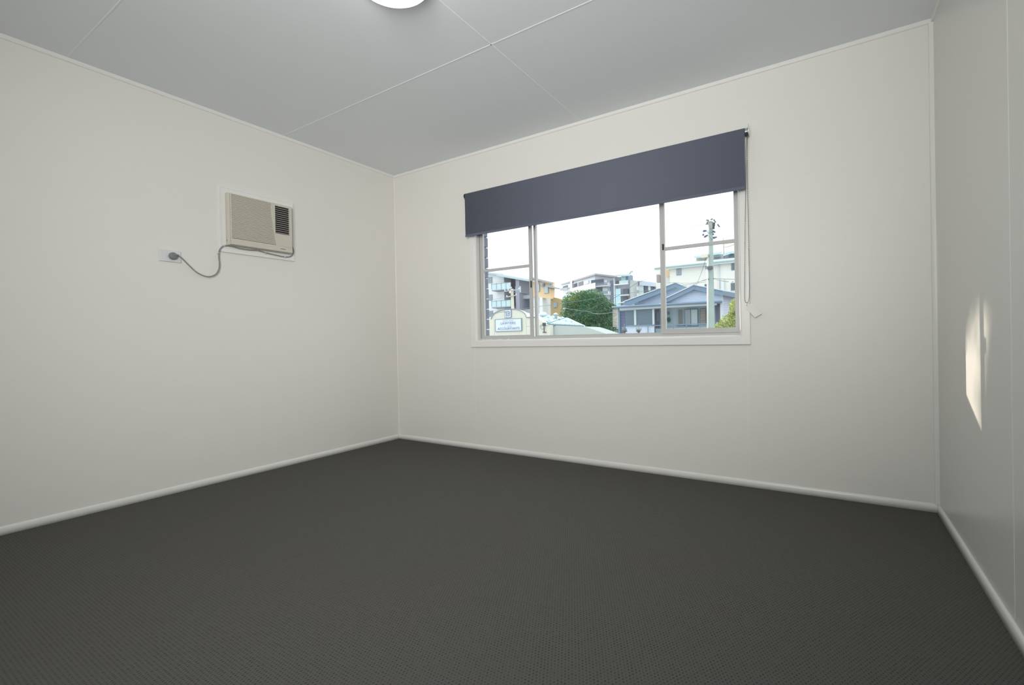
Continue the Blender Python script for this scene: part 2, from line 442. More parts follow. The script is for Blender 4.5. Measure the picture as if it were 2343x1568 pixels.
# swing tag hanging below the chain
tg = MB()
c0 = Vector((2.897, -.030, 1.044)); ax = Vector((.047, .004, -.061)); bx = Vector((.036, .006, .021))
cr = [c0 + bx * .12, c0 + bx * .5 - ax * .10, c0 + bx * .9, c0 + bx + ax * .06, c0 + bx + ax, c0 + ax, c0 + ax * .08]
nn = ax.cross(bx).normalized() * .0016
tg.extr(cr, nn)
tago = tg.build('chain_tag', WALL, None, c0)
tag(tago, 'small blank white tag hanging askew below the blind chain, right of the window', 'tag')
MB().tube([(2.906, -.055, 1.066), (2.905, -.049, 1.056), (2.906, -.034, 1.051)], .0014, 6).build('tag_hook', CHROME, tago)

# ------------------------------------------------------------------ ceiling lamp
LC = Vector((1.822, -1.690, H))
lamp = thing('ceiling_lamp', 'round white oyster ceiling lamp, switched on', 'lamp', LC)
MB().lathe([(.150, 0), (.163, -.004), (.165, -.022), (.160, -.030), (.152, -.032)], LC, 'Z', 64).build('rim', mat('lamp_rim', (.55, .6, .6), .3, spec=.5), lamp)
pr = [(.154 * math.cos(a), -.030 - .045 * math.sin(a)) for a in [math.radians(k * 9) for k in range(0, 10)]]
pr = [(.154, -.024)] + [(max(r, .001), h) for r, h in pr]
MB().lathe(pr, LC, 'Z', 64).build('diffuser', GLOW, lamp)

# ------------------------------------------------------------------ air conditioner
# surround: mitred cover strip with a ledge at the foot
m = MB()
AY0, AY1, AZ0, AZ1 = -1.530, -1.003, 1.497, 1.925
m.box((0, AY0, AZ0), (.008, AY1, AZ1))
m.box((.0079, AY0 + .006, AZ0 + .004), (.0115, AY0 + .014, AZ1 - .004)); m.box((.0078, AY0 + .014, AZ1 - .012), (.0105, AY1 - .01, AZ1 - .004))
m.box((.0077, AY1 - .010, AZ0 + .004), (.0105, AY1 - .004, AZ1 - .003)); m.box((.0003, AY0 + .012, AZ0 - .004), (.016, AY1 - .001, AZ0 + .003))
struct(m.build('trim_13', TRIM))
ac = thing('air_conditioner', 'beige through-wall box air conditioner with ribbed grille', 'air conditioner', (.008, -1.265, 1.54))
Y0, Y1, Z0, Z1 = -1.486, -1.040, 1.538, 1.882
FX = .055
m = MB()
vv = [(.008, Y0, Z0), (.008, Y1, Z0), (.008, Y1, Z1), (.008, Y0, Z1)]
mid = [(.030, Y0, Z0), (.030, Y1, Z0), (.030, Y1, Z1), (.030, Y0, Z1)]
fr_ = [(FX - .004, Y0 + .008, Z0 + .004), (FX - .004, Y1 - .006, Z0 + .004), (FX - .004, Y1 - .006, Z1 - .005), (FX - .004, Y0 + .008, Z1 - .005)]
m.add(vv + mid + fr_, [(0, 3, 2, 1)] + [(i, (i+1)%4, 4+(i+1)%4, 4+i) for i in range(4)] + [(4+i, 4+(i+1)%4, 8+(i+1)%4, 8+i) for i in range(4)])
m.box((FX - .024, Y0 + .004, Z0 + .003), (FX - .013, Y1 - .003, Z1 - .004))
m.build('casing', BEIGE, ac, bevel=.003)
# front panel as borders so that the grille and the vent are real recesses
FY0, FY1, FZ0, FZ1 = Y0 + .009, Y1 - .007, Z0 + .005, Z1 - .006
GX0 = -1.468
def gr(z):            # right-hand edge of the ribs, bowed
    t = (1.868 - z) / (1.868 - 1.583)
    return -1.2025 + .0325 * (0 if t < .2 else ((t - .2) / .8) ** 1.25)
m = MB()
BK = FX - .012
m.box((BK, FY0, 1.869), (FX, FY1, FZ1)); m.box((BK, FY0, FZ0), (FX, FY1, 1.582))
m.box((BK, FY0, 1.582), (FX, GX0, 1.869))
zs = [1.582 + .085 * i / 7 for i in range(8)] + [1.667 + .202 * i / 17 for i in range(1, 18)]
for z0_, z1_ in zip(zs[:-1], zs[1:]):
    xr = -1.1725 if z0_ > 1.6665 else -1.160
    m.extr([(BK, gr(z0_), z0_), (BK, xr, z0_), (BK, xr, z1_), (BK, gr(z1_), z1_)], (FX - BK, 0, 0))
m.box((BK, -1.1725, 1.861), (FX, FY1, 1.869)); m.box((BK, -1.160, 1.582), (FX, FY1, 1.667))
m.box((BK, -1.066, 1.667), (FX, FY1, 1.861))
front = m.build('front_panel', BEIGE, ac)
m = MB(); N = 34
pitch = (1.868 - 1.584) / N
for i in range(N):
    z = 1.584 + pitch * (i + .5); r = gr(z)
    m.add([(FX - .0055, GX0, z - pitch*.42), (FX - .0055, r, z - pitch*.42), (FX - .0055, r, z + pitch*.42), (FX - .0055, GX0, z + pitch*.42),
           (FX + .0005, GX0 + .001, z - pitch*.20), (FX + .0005, r - .001, z - pitch*.20), (FX + .0005, r - .001, z + pitch*.36), (FX + .0005, GX0 + .001, z + pitch*.36)],
          [(0,3,2,1),(4,5,6,7),(0,1,5,4),(1,2,6,5),(2,3,7,6),(3,0,4,7)])
m.build('intake_grille', BEIGE, ac)
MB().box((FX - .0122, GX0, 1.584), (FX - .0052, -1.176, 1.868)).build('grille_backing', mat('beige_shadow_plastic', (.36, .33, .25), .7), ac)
MB().box((FX - .0124, -1.1725, 1.667), (FX - .0112, -1.066, 1.861)).build('vent_cavity', BLACKP, ac)
SLAT = mat('vent_slat_plastic', (.62, .56, .52), .5)
for i in range(13):
    z = 1.674 + i * (1.848 - 1.674) / 12
    MB().extr([(FX - .0105, -1.1715, z + .0012), (FX - .0005, -1.1715, z - .0022), (FX - .0005, -1.1715, z + .0006), (FX - .0105, -1.1715, z + .0030)], (0, .1045, 0)).build('vent_slat', SLAT, ac)
m = MB(); m.box((FX, -1.171, 1.581), (FX + .0012, FY1 - .002, 1.655)); m.build('control_door', BEIGE, ac, bevel=.0005)
m = MB()
for i, (a, b) in enumerate([(0, .004), (.0052, .0085), (.0098, .0130), (.0143, .0175), (.0188, .0220), (.0233, .0262), (.0275, .0305), (.0318, .0350)]):
    m.box((FX, -1.135 + a, 1.5595), (FX + .0006, -1.135 + b, 1.5635 if i else 1.5650))
m.build('maker_mark', DARKP, ac)
MB().box((.020, Y0 - .0008, 1.565), (.026, Y0 + .001, 1.573)).build('side_tab', DARKP, ac)
# power cord from the lower right corner, along the ledge, down and across to the outlet
cp = [(.030, -1.036, 1.600), (.024, -1.023, 1.583), (.020, -1.016, 1.560), (.020, -1.028, 1.537), (.019, -1.050, 1.520), (.020, -1.095, 1.5145), (.021, -1.150, 1.518), (.021, -1.204, 1.5225),
      (.021, -1.255, 1.529), (.021, -1.283, 1.533), (.021, -1.330, 1.5285), (.021, -1.375, 1.528), (.021, -1.409, 1.5285), (.021, -1.446, 1.534), (.021, -1.483, 1.5355), (.020, -1.509, 1.528),
      (.019, -1.527, 1.508), (.018, -1.5350, 1.488), (.018, -1.537, 1.456), (.018, -1.534, 1.405), (.020, -1.542, 1.367), (.022, -1.563, 1.337), (.024, -1.598, 1.3205),
      (.024, -1.633, 1.323), (.024, -1.675, 1.342), (.025, -1.713, 1.376), (.027, -1.742, 1.405), (.030, -1.768, 1.426), (.032, -1.782, 1.432)]
cord = MB().tube(spline(cp, 5), .0036, 8).build('power_cord', CORD, ac)
m = MB().lathe([(.0200, .0105), (.0215, .013), (.0215, .026), (.0185, .031), (.010, .033)], (0, -1.797, 1.425), 'X', 32)
m.tube([(.029, -1.797, 1.427), (.032, -1.786, 1.431), (.031, -1.774, 1.429)], .0065, 10)
m.build('plug', GREYP, cord)
# cord clips fixed to the surround and wall
clips = [((.012, -1.503, 1.531), 'white cord clip at the left end of the ledge below the air conditioner'),
         ((.0095, -1.5355, 1.482), 'white cord clip on the wall just below the ledge corner'),
         ((.012, -1.283, 1.533), 'white cord clip under the middle of the air conditioner'),
         ((.012, -1.228, 1.5235), 'white cord clip on the ledge, next right of the middle clip'),
         ((.012, -1.085, 1.515), 'white cord clip under the right end of the air conditioner')]
for i, (c, lb) in enumerate(clips):
    c = Vector(c); m = MB()
    m.box((c.x - .0095 if c.x < .011 else c.x - .004, c.y - .005, c.z - .006), (c.x + .006, c.y + .005, c.z + .006))
    m.tube([(c.x + .006, c.y - .004, c.z), (c.x + .006, c.y + .004, c.z)], .0058, 10)
    tag(m.build('cord_clip', WHITEP, None, c), lb, 'cable clip', 'clips holding the air conditioner cord')

# ------------------------------------------------------------------ power outlet
po = thing('power_outlet', 'white single wall power outlet left of the air conditioner', 'power outlet', (0, -1.807, 1.426))
MB().box((0, -1.864, 1.3905), (.0095, -1.751, 1.4605)).build('cover_plate', WHITEP, po, bevel=.002)
m = MB().lathe([(.0078, 0), (.0078, .0008), (.0066, .0009)], (.0095, -1.822, 1.427), 'X', 24)
m.box((.0095, -1.8265, 1.4235), (.0135, -1.8185, 1.4305)); m.build('switch', WHITEP, po)

# =================================================================== OUTSIDE
GZ = -1.3
def gmat():
    m = mat('street_ground', (.30, .31, .30), .9, noise=(.6, .2)); return m
struct(MB().box((-260, .3, GZ - .2), (160, 330, GZ)).build('ground', gmat()))
# painted brick skin outside the timber frame; its courses show at the left window jamb
BRICK = mat('grey_painted_brick', (.23, .25, .31), .8, noise=(18, .12), bump=(60, .3, .004))
MORT = mat('pale_mortar', (.62, .64, .68), .9)
m = MB()
m.box((-.3, .112, GZ), (.866, .205, 2.55)); m.box((2.945, .112, GZ), (4.1, .205, 2.55))
m.box((.866, .112, GZ), (2.945, .205, .80)); m.box((.866, .112, 2.10), (2.945, .205, 2.55))
bw = m.build('wall_exterior', MORT); struct(bw)
m = MB(); z = .805; k = 0
random.seed(5)
while z < 2.1:
    dx = random.uniform(-.002, .002)
    m.box((.50 if k % 2 else .62, .100, z), (.889 + dx, .212, z + .079)); m.box((.26 if k % 2 else .38, .100, z), (.49 if k % 2 else .61, .212, z + .079))
    z += .0865; k += 1
m.build('brick_courses', BRICK, bw)

# ---- simple helpers for the buildings outside (real metres, set at their own distance)
def rect(m, u0, v0, u1, v1, Y, depth, pad=0.0):
    a = P(u0, (v0 + v1) / 2, Y); b = P(u1, (v0 + v1) / 2, Y); um = (u0 + u1) / 2
    zt = P(um, v0, Y).z; zb = P(um, v1, Y).z
    m.box((a.x, Y - pad, zb), (b.x, Y - pad + depth, zt)); return m
def poly(m, pts, Y, depth):
    m.extr([P(u, v, Y) for u, v in pts], (0, depth, 0)); return m
def wallpoly(m, top, Y, depth, zb=GZ):
    """wall standing on the ground with the given top outline (left to right)"""
    t = [P(u, v, Y) for u, v in top]
    pts = t + [Vector((t[-1].x, Y, zb)), Vector((t[0].x, Y, zb))]
    m.extr(pts, (0, depth, 0)); return m
def ext(name, col, **k): return mat(name, col, k.pop('rough', .8), **k)

GLZ = ext('far_window_glass', (.25, .33, .38), rough=.12, spec=.8)
GLD = ext('dark_window_glass', (.10, .13, .16), rough=.15, spec=.7)
GLP = ext('pale_window_glass', (.55, .66, .68), rough=.2, spec=.6)
WHT = ext('white_render', (.80, .84, .86))
CRM = ext('cream_render', (.74, .74, .64), noise=(.8, .04))
MAU = ext('mauve_render', (.33, .34, .42))

# ---------------- office with the arched sign wall
Y = 15.0
of = thing('office_building', 'cream single-storey office with arched sign parapet and pale metal roof', 'building', (P(1165, 740, Y).x, Y, GZ))
m = MB()
top = [(1060, 733), (1123, 731)]
cxp, czp, rx = 1166, 731, 39
for i in range(1, 20):
    a = math.pi - math.pi * i / 20
    # flattened circular arch
    top.append((1164 + 40 * math.cos(a), 730 - 22.5 * math.sin(a) ** .85 - .05 * (40 * math.cos(a))))
top += [(1204, 727), (1228, 726), (1249.5, 743.5), (1258, 744)]
wallpoly(m, top, Y, .3)
front = m.build('front_wall', CRM, of)
JG = ext('joint_grey', (.55, .54, .46))
for u in (1131, 1204): MB().box((P(u, 745, Y).x - .008, Y - .006, GZ), (P(u, 745, Y).x + .008, Y, P(u, 731, Y).z)).build('wall_joint', JG, front)
a = P(1204, 747, Y); b = P(1258, 747, Y)
MB().box((a.x + .009, Y - .006, P(1230, 746.5, Y).z), (b.x, Y, P(1230, 746.5, Y).z + .015)).build('wall_joint', JG, front)
# arch capping
cap = [P(u, v - .3, Y - .03) for u, v in top[1:23]]
MB().tube(cap, .022, 5, False).build('parapet_capping', ext('capping', (.30, .34, .36)), front)
# sign board
sx0, sx1 = P(1134, 744, Y - .05).x, P(1192.5, 743, Y - .05).x
sz1, sz0 = P(1163, 730.6, Y - .05).z, P(1163, 757.3, Y - .05).z
SBL = ext('sign_panel_white', (.72, .82, .88), rough=.4); SFR = ext('sign_frame_blue_grey', (.22, .27, .35), rough=.5)
LET = ext('sign_lettering', (.27, .31, .48))
sign = MB().box((sx0, Y - .05, sz0), (sx1, Y, sz1)).build('sign_board', SBL, of)
m = MB(); e = .022
for a, b in (((sx0 - e, sz0 - e), (sx1 + e, sz0)), ((sx0 - e, sz1), (sx1 + e, sz1 + e)), ((sx0 - e, sz0), (sx0, sz1)), ((sx1, sz0), (sx1 + e, sz1))):
    m.box((a[0], Y - .06, a[1]), (b[0], Y, b[1]))
m.build('sign_frame', SFR, sign)
def lettering(txt, x0, x1, z0, z1, y, name, m_, parent, bold=0.0):
    cu = bpy.data.curves.new('t', 'FONT'); cu.body = txt; cu.extrude = .0; cu.offset = bold
    to = bpy.data.objects.new('t', cu); COL.objects.link(to)
    dg = bpy.context.evaluated_depsgraph_get(); dg.update()
    me = bpy.data.meshes.new_from_object(to.evaluated_get(dg))
    xs = [v.co.x for v in me.vertices]; ys = [v.co.y for v in me.vertices]
    ax0, ax1, ay0, ay1 = min(xs), max(xs), min(ys), max(ys)
    mb = MB()
    vv = [(x0 + (v.co.x - ax0) / (ax1 - ax0) * (x1 - x0), y, z0 + (v.co.y - ay0) / (ay1 - ay0) * (z1 - z0)) for v in me.vertices]
    back = [(a, y + .01, c) for a, b, c in vv]; nv = len(vv)
    mb.add(vv + back, [tuple(p.vertices) for p in me.polygons] + [tuple(nv + i for i in p.vertices)[::-1] for p in me.polygons])
    bpy.data.objects.remove(to); bpy.data.meshes.remove(me); bpy.data.curves.remove(cu)
    return mb.build(name, m_, parent)
def lx(u): return P(u, 743, Y - .05).x
def lz(v): return P(1163, v, Y - .05).z
lettering('LAWYERS', lx(1145.8), lx(1179.6), lz(742.4), lz(736.9), Y - .062, 'lettering', LET, sign)
lettering('ACCOUNTANTS', lx(1138.5), lx(1188.8), lz(754.9), lz(749.3), Y - .062, 'lettering', LET, sign)
FNT = ext('sign_lettering_pale', (.45, .55, .72))
m = MB()                                        # two lines too small to read: rows of tiny marks
for u0, u1, v0, v1 in ((1150.5, 1174.8, 733.2, 735.3), (1154.4, 1156.2, 746, 748.2), (1160.8, 1171.5, 745.8, 747.8)):
    u = u0
    while u < u1:
        w_ = random.uniform(.9, 1.5)
        if not (1162 < u < 1163.5 and v0 < 735): m.box((lx(u), Y - .056, lz(v1)), (lx(min(u + w_, u1)), Y - .05, lz(v0)))
        u += w_ + .5
m.box((lx(1144), Y - .054, lz(744.6)), (lx(1181), Y - .05, lz(744.3)))
m.build('small_lettering', FNT, sign)
num = MB().box((lx(1155.4), Y - .05, lz(726.2)), (lx(1169.2), Y, lz(709.6))).build('number_plate', SBL, of)
m = MB()
a0, a1, b0, b1 = lx(1155.4), lx(1169.2), lz(726.2), lz(709.6)
for a, b in (((a0 - .012, b0 - .012), (a1 + .012, b0)), ((a0 - .012, b1), (a1 + .012, b1 + .012)), ((a0 - .012, b0), (a0, b1)), ((a1, b0), (a1 + .012, b1))):
    m.box((a[0], Y - .056, a[1]), (b[0], Y, b[1]))
m.build('plate_frame', SFR, num)
lettering('8', lx(1161.8), lx(1167.4), lz(723.8), lz(712.2), Y - .062, 'numeral_eight', LET, num, .0)
xm = lx(1158.9); zb_, zt_ = lz(723.8), lz(712.2)
m = MB(); m.extr([(xm - .024, Y - .062, zb_ + .02), (xm - .024, Y - .062, zt_ - .06), (xm - .06, Y - .062, zt_ - .075), (xm - .06, Y - .062, zt_ - .055), (xm + .01, Y - .062, zt_),
    (xm + .024, Y - .062, zt_), (xm + .024, Y - .062, zb_ + .02), (xm + .06, Y - .062, zb_ + .015), (xm + .06, Y - .062, zb_), (xm - .06, Y - .062, zb_), (xm - .06, Y - .062, zb_ + .015)], (0, .01, 0))
m.build('numeral_one', LET, num)
# roof behind the parapet, with standing seams
ROOF = ext('pale_green_metal_roof', (.50, .68, .72), rough=.45, spec=.5)
A_, B_, C_, D_, E_ = P(1226, 728, Y + .2), P(1249.5, 743, Y + .2), P(1336, 747.2, Y + .9), P(1297, 728.5, Y + 7.5), P(1200, 716.5, Y + 7.5)
def slab(m, pts, t=.06):
    pts = [Vector(p) for p in pts]; n = len(pts); dn = Vector((0, 0, -t))
    vv = pts + [p + dn for p in pts]
    c = sum(pts, Vector()) / n; vv += [c, c + dn]
    m.add(vv, [(i, (i+1) % n, 2*n) for i in range(n)] + [(n + (i+1) % n, n + i, 2*n+1) for i in range(n)] + [(i, n+i, n+(i+1)%n, (i+1)%n) for i in range(n)])
rf = MB(); slab(rf, [E_, A_, B_, C_, D_]); roof = rf.build('roof', ROOF, of)
m = MB()
for i in range(1, 8):
    t = i / 8
    lo = B_.lerp(C_, t); hi = E_.lerp(D_, .12 + t * .88) if t > .05 else A_
    m.obox(lo + Vector((0, 0, .05)), hi + Vector((0, 0, .05)), .025, .05)
m.build('roof_seam', ext('roof_seam_paint', (.36, .52, .58)), roof)
m = MB(); m.tube([A_, B_, C_], .05, 6, False); m.build('gutter', ext('gutter_grey', (.20, .26, .30)), roof)
m = MB(); m.obox(E_, D_, .12, .06); m.obox(D_, C_, .12, .06); m.build('ridge_capping', ext('ridge_paint', (.60, .78, .84)), roof)
SIDE = ext('pale_green_render', (.50, .56, .53), noise=(1.2, .05))
m = MB(); wallpoly(m, [(1258, 744.5), (1336, 747.8), (1350, 751.5), (1398, 768)], Y + .35, 1.6)
m.build('side_wing', SIDE, of)
# roof ventilators
V1 = P(1243, 727, Y + 5)
m = MB().lathe([(.10, -.10), (.10, .06), (.20, .10), (.22, .18), (.17, .27), (.05, .31)], (V1.x, V1.y, V1.z), 'Z', 20)
m.build('roof_ventilator', ext('galvanised_white', (.72, .74, .76), rough=.4, metal=.2), of)
V2 = P(1272, 731, Y + 4)
m = MB().lathe([(.075, -.15), (.075, .17), (.17, .18), (.02, .30)], (V2.x, V2.y, V2.z + .05), 'Z', 18)
m.build('flue_cowl', ext('galvanised_flue', (.60, .64, .70), rough=.4, metal=.2), of)
# meter bracket and cable loop on the wall
m = MB()
q = P(1244.5, 742, Y - .05); q2 = P(1245, 760.5, Y - .05)
m.tube([q, q2], .018, 6); m.tube([P(1242, 760.8, Y - .05), P(1250, 760.8, Y - .05)], .02, 6)
m.box((q.x - .04, Y - .10, q.z - .08), (q.x + .07, Y, q.z + .06)); m.build('cable_bracket', DARKP, of)
c = P(1240.5, 748, Y - .03); m = MB()
m.tube([c + Vector((math.cos(t) * .095, 0, math.sin(t) * .105)) for t in [math.radians(40 + 300 * i / 24) for i in range(25)]], .012, 6)
m.build('cable_loop', ext('loop_grey', (.50, .52, .50)), of)

# ---------------- white apartment block, left
Y = 67.0
ap = thing('apartment_block', 'white and orange apartment block with glass balconies behind the office', 'building', (P(1180, 690, Y).x, Y, GZ))
m = MB(); wallpoly(m, [(1085, 628), (1110, 624.5), (1137, 628.5), (1153, 632), (1153, 636)], Y, 14)
m.build('white_wall', WHT, ap)
m = MB(); wallpoly(m, [(1153, 634), (1180, 641), (1216, 645), (1229, 640)], Y + 2.5, 1.2)
m.build('recess_wall', ext('taupe_render', (.46, .48, .47)), ap)
BRC = ext('brown_cladding_paint', (.20, .15, .19))
for q in ((1155, 639, 1181, 661), (1156, 672, 1181, 702)): rect(MB(), *q, Y + 2.3, .3).build('brown_cladding', BRC, ap)
m = MB(); slab(m, [P(1136, 627, Y - 1.8), P(1229, 642.5, Y - 1.8), P(1229, 640, Y + 6), P(1139, 624.5, Y + 6)], .35)
slab(m, [P(1092, 621, Y - .8), P(1152, 627, Y - .8), P(1149, 623.5, Y + 3), P(1096, 617.5, Y + 3)], .25)
m.build('roof', ext('roof_pale_blue', (.52, .60, .66)), ap)
m = MB(); rect(m, 1180.3, 638, 1188.5, 716, Y - 1.3, 3.5); m.build('grey_pillar', MAU, ap)
FRM = ext('window_frame_grey', (.33, .38, .42))
def win_far(parent, u0, v0, u1, v1, Y, glass=GLZ, fr=None, fw_=.6, mull=1):
    f = MB(); rect(f, u0 - fw_, v0 - fw_, u1 + fw_, v1 + fw_, Y, .12, .10)
    fo = f.build('window', fr or FRM, parent)
    g = MB(); 
    for i in range(mull + 1):
        w_ = (u1 - u0) / (mull + 1); rect(g, u0 + i * w_ + .25, v0, u0 + (i + 1) * w_ - .25, v1, Y, .08, .14)
    g.build('pane', glass, fo); return fo
for u0, v0, u1, v1 in ((1117, 635, 1126, 647.5), (1118, 675, 1126.5, 687), (1119, 712, 1127.5, 724)): win_far(ap, u0, v0, u1, v1, Y, GLZ)
def balcony(parent, u0, u1, vs_, vt, Y, d, slabc, glass, posts=4, th=2.2):
    m = MB(); rect(m, u0, vs_, u1, vs_ + th, Y, d, d * .5); b = m.build('balcony', slabc, parent)
    g = MB(); rect(g, u0 + .3, vt, u1 - .3, vs_, Y, .08, d * .5); g.build('balustrade', glass, b)
    p = MB()
    for i in range(posts):
        u = u0 + (u1 - u0) * i / max(1, posts - 1); rect(p, u - .35, vt - .4, u + .35, vs_, Y, .1, d * .5 + .06)
    rect(p, u0, vt - .7, u1, vt, Y, .12, d * .5 + .06); p.build('railing', FRM, b); return b
BGL = ext('balustrade_glass', (.52, .70, .74), rough=.15, spec=.8)
SLB = ext('balcony_slab_grey', (.32, .34, .42))
balcony(ap, 1137, 1180.5, 664, 650.5, Y, 3.2, SLB, BGL, 5)
balcony(ap, 1137, 1180.5, 703, 689.5, Y, 3.2, SLB, BGL, 5)
balcony(ap, 1188.5, 1201, 670, 657, Y, 2.5, SLB, BGL, 3)
win_far(ap, 1190, 687, 1210, 706.5, Y + 2.4, GLD, mull=2); win_far(ap, 1190, 652, 1197, 668, Y + 2.4, GLD)
SPG = ext('spandrel_grey', (.42, .46, .50))
for q in ((1186, 676, 1215, 684), (1186, 708, 1216, 720)): rect(MB(), *q, Y - .2, 2).build('spandrel', SPG, ap)
ORG = ext('orange_render', (.84, .62, .38)); OCH = ext('ochre_render', (.44, .33, .16))
m = MB()
t = [P(u, v, Y - 1) for u, v in ((1216, 635), (1261, 645))]; bt = [P(1261, 684, Y - 1), P(1216, 679, Y - 1)]
m.extr(t + bt, (0, 1.2, 0)); m.build('orange_storey', ORG, ap)
m = MB(); slab(m, [P(1214, 633.5, Y - 1.7), P(1266, 646.5, Y - 1.7), P(1264, 646, Y + 1.2), P(1214, 634, Y + 1.2)], .3)
slab(m, [P(1248, 652.5, Y - 2.6), P(1264, 656, Y - 2.6), P(1281, 659.5, Y + 1), P(1262, 657, Y + 1)], .22)
m.build('awning', ext('awning_grey', (.38, .42, .44)), ap)
win_far(ap, 1228, 650, 1234.5, 667, Y - 1.05, GLP); win_far(ap, 1246.5, 655, 1254.5, 671, Y - 1.05, GLP)
for q in ((1236.5, 648, 1241, 655.5), (1255.5, 653.5, 1260.5, 660.5)): rect(MB(), *q, Y - 1.9, .8).build('window_hood', FRM, ap)
m = MB(); wallpoly(m, [(1216, 679), (1242, 681)], Y - .6, 6); wallpoly(m, [(1242, 681), (1261, 684)], Y + 1.8, .8); m.build('lower_wall', WHT, ap)
m = MB(); rect(m, 1234.5, 680, 1241.5, 726, Y - 1.0, 2.6); rect(m, 1228, 680, 1233, 726, Y - .8, 1); m.build('white_column', WHT, ap)
win_far(ap, 1243, 693, 1256, 716, Y + 1.7, GLD, mull=3)
m = MB(); wallpoly(m, [(1260.5, 682), (1268, 681), (1281.5, 685)], Y - .2, 1.0); m.build('ochre_wall', OCH, ap)
win_far(ap, 1267.5, 693, 1274.5, 703.5, Y - .25, GLZ, mull=1)

# ---------------- grey modern apartment tower, centre
Y = 130.0
tw = thing('apartment_tower', 'modern grey stepped apartment tower behind the green tree', 'building', (P(1400, 690, Y).x, Y, GZ))
GRL = ext('light_grey_render', (.64, .68, .74)); GRM = ext('mid_grey_render', (.50, .52, .58)); GRD = ext('dark_recess', (.13, .15, .19))
m = MB()
x0 = P(1361, 640, Y)
def lf(u, v):          # left face runs away from us to the left: deeper as it goes
    return P(u, v, Y + (1361 - u) * .25)
a = [lf(1287, 651), lf(1361, 627.5)]
m.extr([a[0], a[1], Vector((a[1].x, a[1].y, GZ)), Vector((a[0].x, a[0].y, GZ))], (1.5, 12, 0)); m.build('left_wing', GRL, tw)
m = MB(); slab(m, [lf(1283.5, 650), P(1361.5, 625.6, Y - 1.5), P(1411, 631.3, Y - 1.5), P(1409, 631, Y + 16), lf(1300, 647) + Vector((0, 14, 0))], .5)
m.build('roof', ext('roof_edge_grey', (.33, .34, .38)), tw)
m = MB(); wallpoly(m, [(1361, 627.5), (1410, 632.5)], Y, 16); m.build('right_wing', GRM, tw)
def lfw(u0, v0, u1, v1, mt, name, off=.4, sk=-.31, parent=tw):
    pts = [lf(u0, v0 - sk * 0), lf(u1, v0 + sk * (u1 - u0)), lf(u1, v1 + sk * (u1 - u0)), lf(u0, v1)]
    pts = [p + Vector((-.05, -off, 0)) for p in pts]
    mm = MB().extr(pts, (0, .3, 0)); return mm.build(name, mt, parent)
lfw(1313, 650.5, 1322.5, 659, GRD, 'window'); lfw(1325, 647, 1336, 656, GRD, 'window'); lfw(1338, 644.5, 1348, 652, GLP, 'window')
lfw(1289, 656, 1300, 661, GRD, 'window'); lfw(1301, 653.5, 1306, 660, GLP, 'window')
lfw(1286, 660.5, 1303, 666, ext('balcony_grey', (.36, .40, .46)), 'balcony', 1.4, -.12)
lfw(1313, 661, 1367, 673, WHT, 'balcony', 1.6, -.24)
lfw(1308.5, 644, 1313, 668, GRL, 'fin_wall', 1.2)
def r_(name, u0, v0, u1, v1, mt, d=.4, pad=.2, par=tw): return rect(MB(), u0, v0, u1, v1, Y, d, pad).build(name, mt, par)
r_('recess', 1353, 640, 1381, 650, GRD); r_('window', 1384, 641.5, 1390, 652, GLP, .4, .3)
r_('recess', 1396.5, 642, 1406, 690, ext('slate_cladding', (.20, .24, .30)))
r_('recess', 1365, 657, 1378, 668, GRD)
r_('window', 1380, 659.5, 1391, 672, GLP, .4, .3)
def bal(u0, v0, u1, v1, inner=GRD, par=tw):
    b = MB(); rect(b, u0, v1 - 1.1, u1, v1, Y, 2.5, 2.2); rect(b, u1 - .9, v0, u1, v1, Y, 2.5, 2.2); b = b.build('balcony', WHT, par)
    g = MB()
    n_ = int((u1 - u0) / 1.4)
    for i in range(n_): rect(g, u0 + i * (u1 - u0) / n_ + .3, v0, u0 + i * (u1 - u0) / n_ + .9, v1 - 1, Y, .1, 2.1)
    rect(g, u0, v0 - .3, u1, v0 + .3, Y, .1, 2.1)
    g.build('railing', ext('railing_slate', (.24, .28, .34)), b); return b
bal(1367, 648.5, 1398, 656.5); bal(1379, 667.5, 1398.5, 675.5)
r_('downpipe', 1406.2, 632, 1408, 700, WHT, .5, .6)
m = MB(); wallpoly(m, [(1409, 634), (1422, 634), (1422, 642), (1442, 642), (1442, 653)], Y + .5, 12); m.build('centre_bay', GRM, tw)
r_('stair_glazing', 1422, 628.5, 1432, 642, ext('cyan_glass', (.48, .78, .82), rough=.2, spec=.7), 4, .2)
r_('lift_core', 1432, 628, 1437.5, 642, ext('slate_core', (.24, .32, .42)), 4, .1)
m = MB(); slab(m, [P(1407, 629.5, Y - 3), P(1420, 624.8, Y + 3), P(1441, 626.2, Y + 3), P(1441.5, 628.6, Y - 3)], .4)
m.tube([P(1440, 627.5, Y), P(1444, 621.5, Y), P(1448, 621.5, Y)], .28, 5); m.build('tower_roof', ext('tower_roof_paint', (.50, .60, .64)), tw)
r_('recess', 1409.5, 643, 1420, 649.5, GRD); r_('balcony', 1421, 643, 1441, 652, BGL, .3, 1.5); r_('balcony', 1409, 650.5, 1441, 652.8, WHT, 1.5, 1.6)
r_('stair_window', 1409.5, 661, 1421, 706, ext('cyan_curtain_wall', (.50, .74, .82), rough=.2, spec=.6), .4, .3)
r_('recess', 1426, 661, 1438, 675, GRD); r_('recess', 1426, 680, 1436, 690, GRD); r_('balcony', 1420.5, 675.5, 1443, 677.4, WHT, 2, 1.8)
r_('balcony', 1416, 692.5, 1432, 694, WHT, 2, 1.8)
m = MB(); wallpoly(m, [(1441, 642), (1449, 641), (1449, 646)], Y - 1, 12); m.build('end_pier', ext('warm_grey', (.48, .52, .52)), tw)
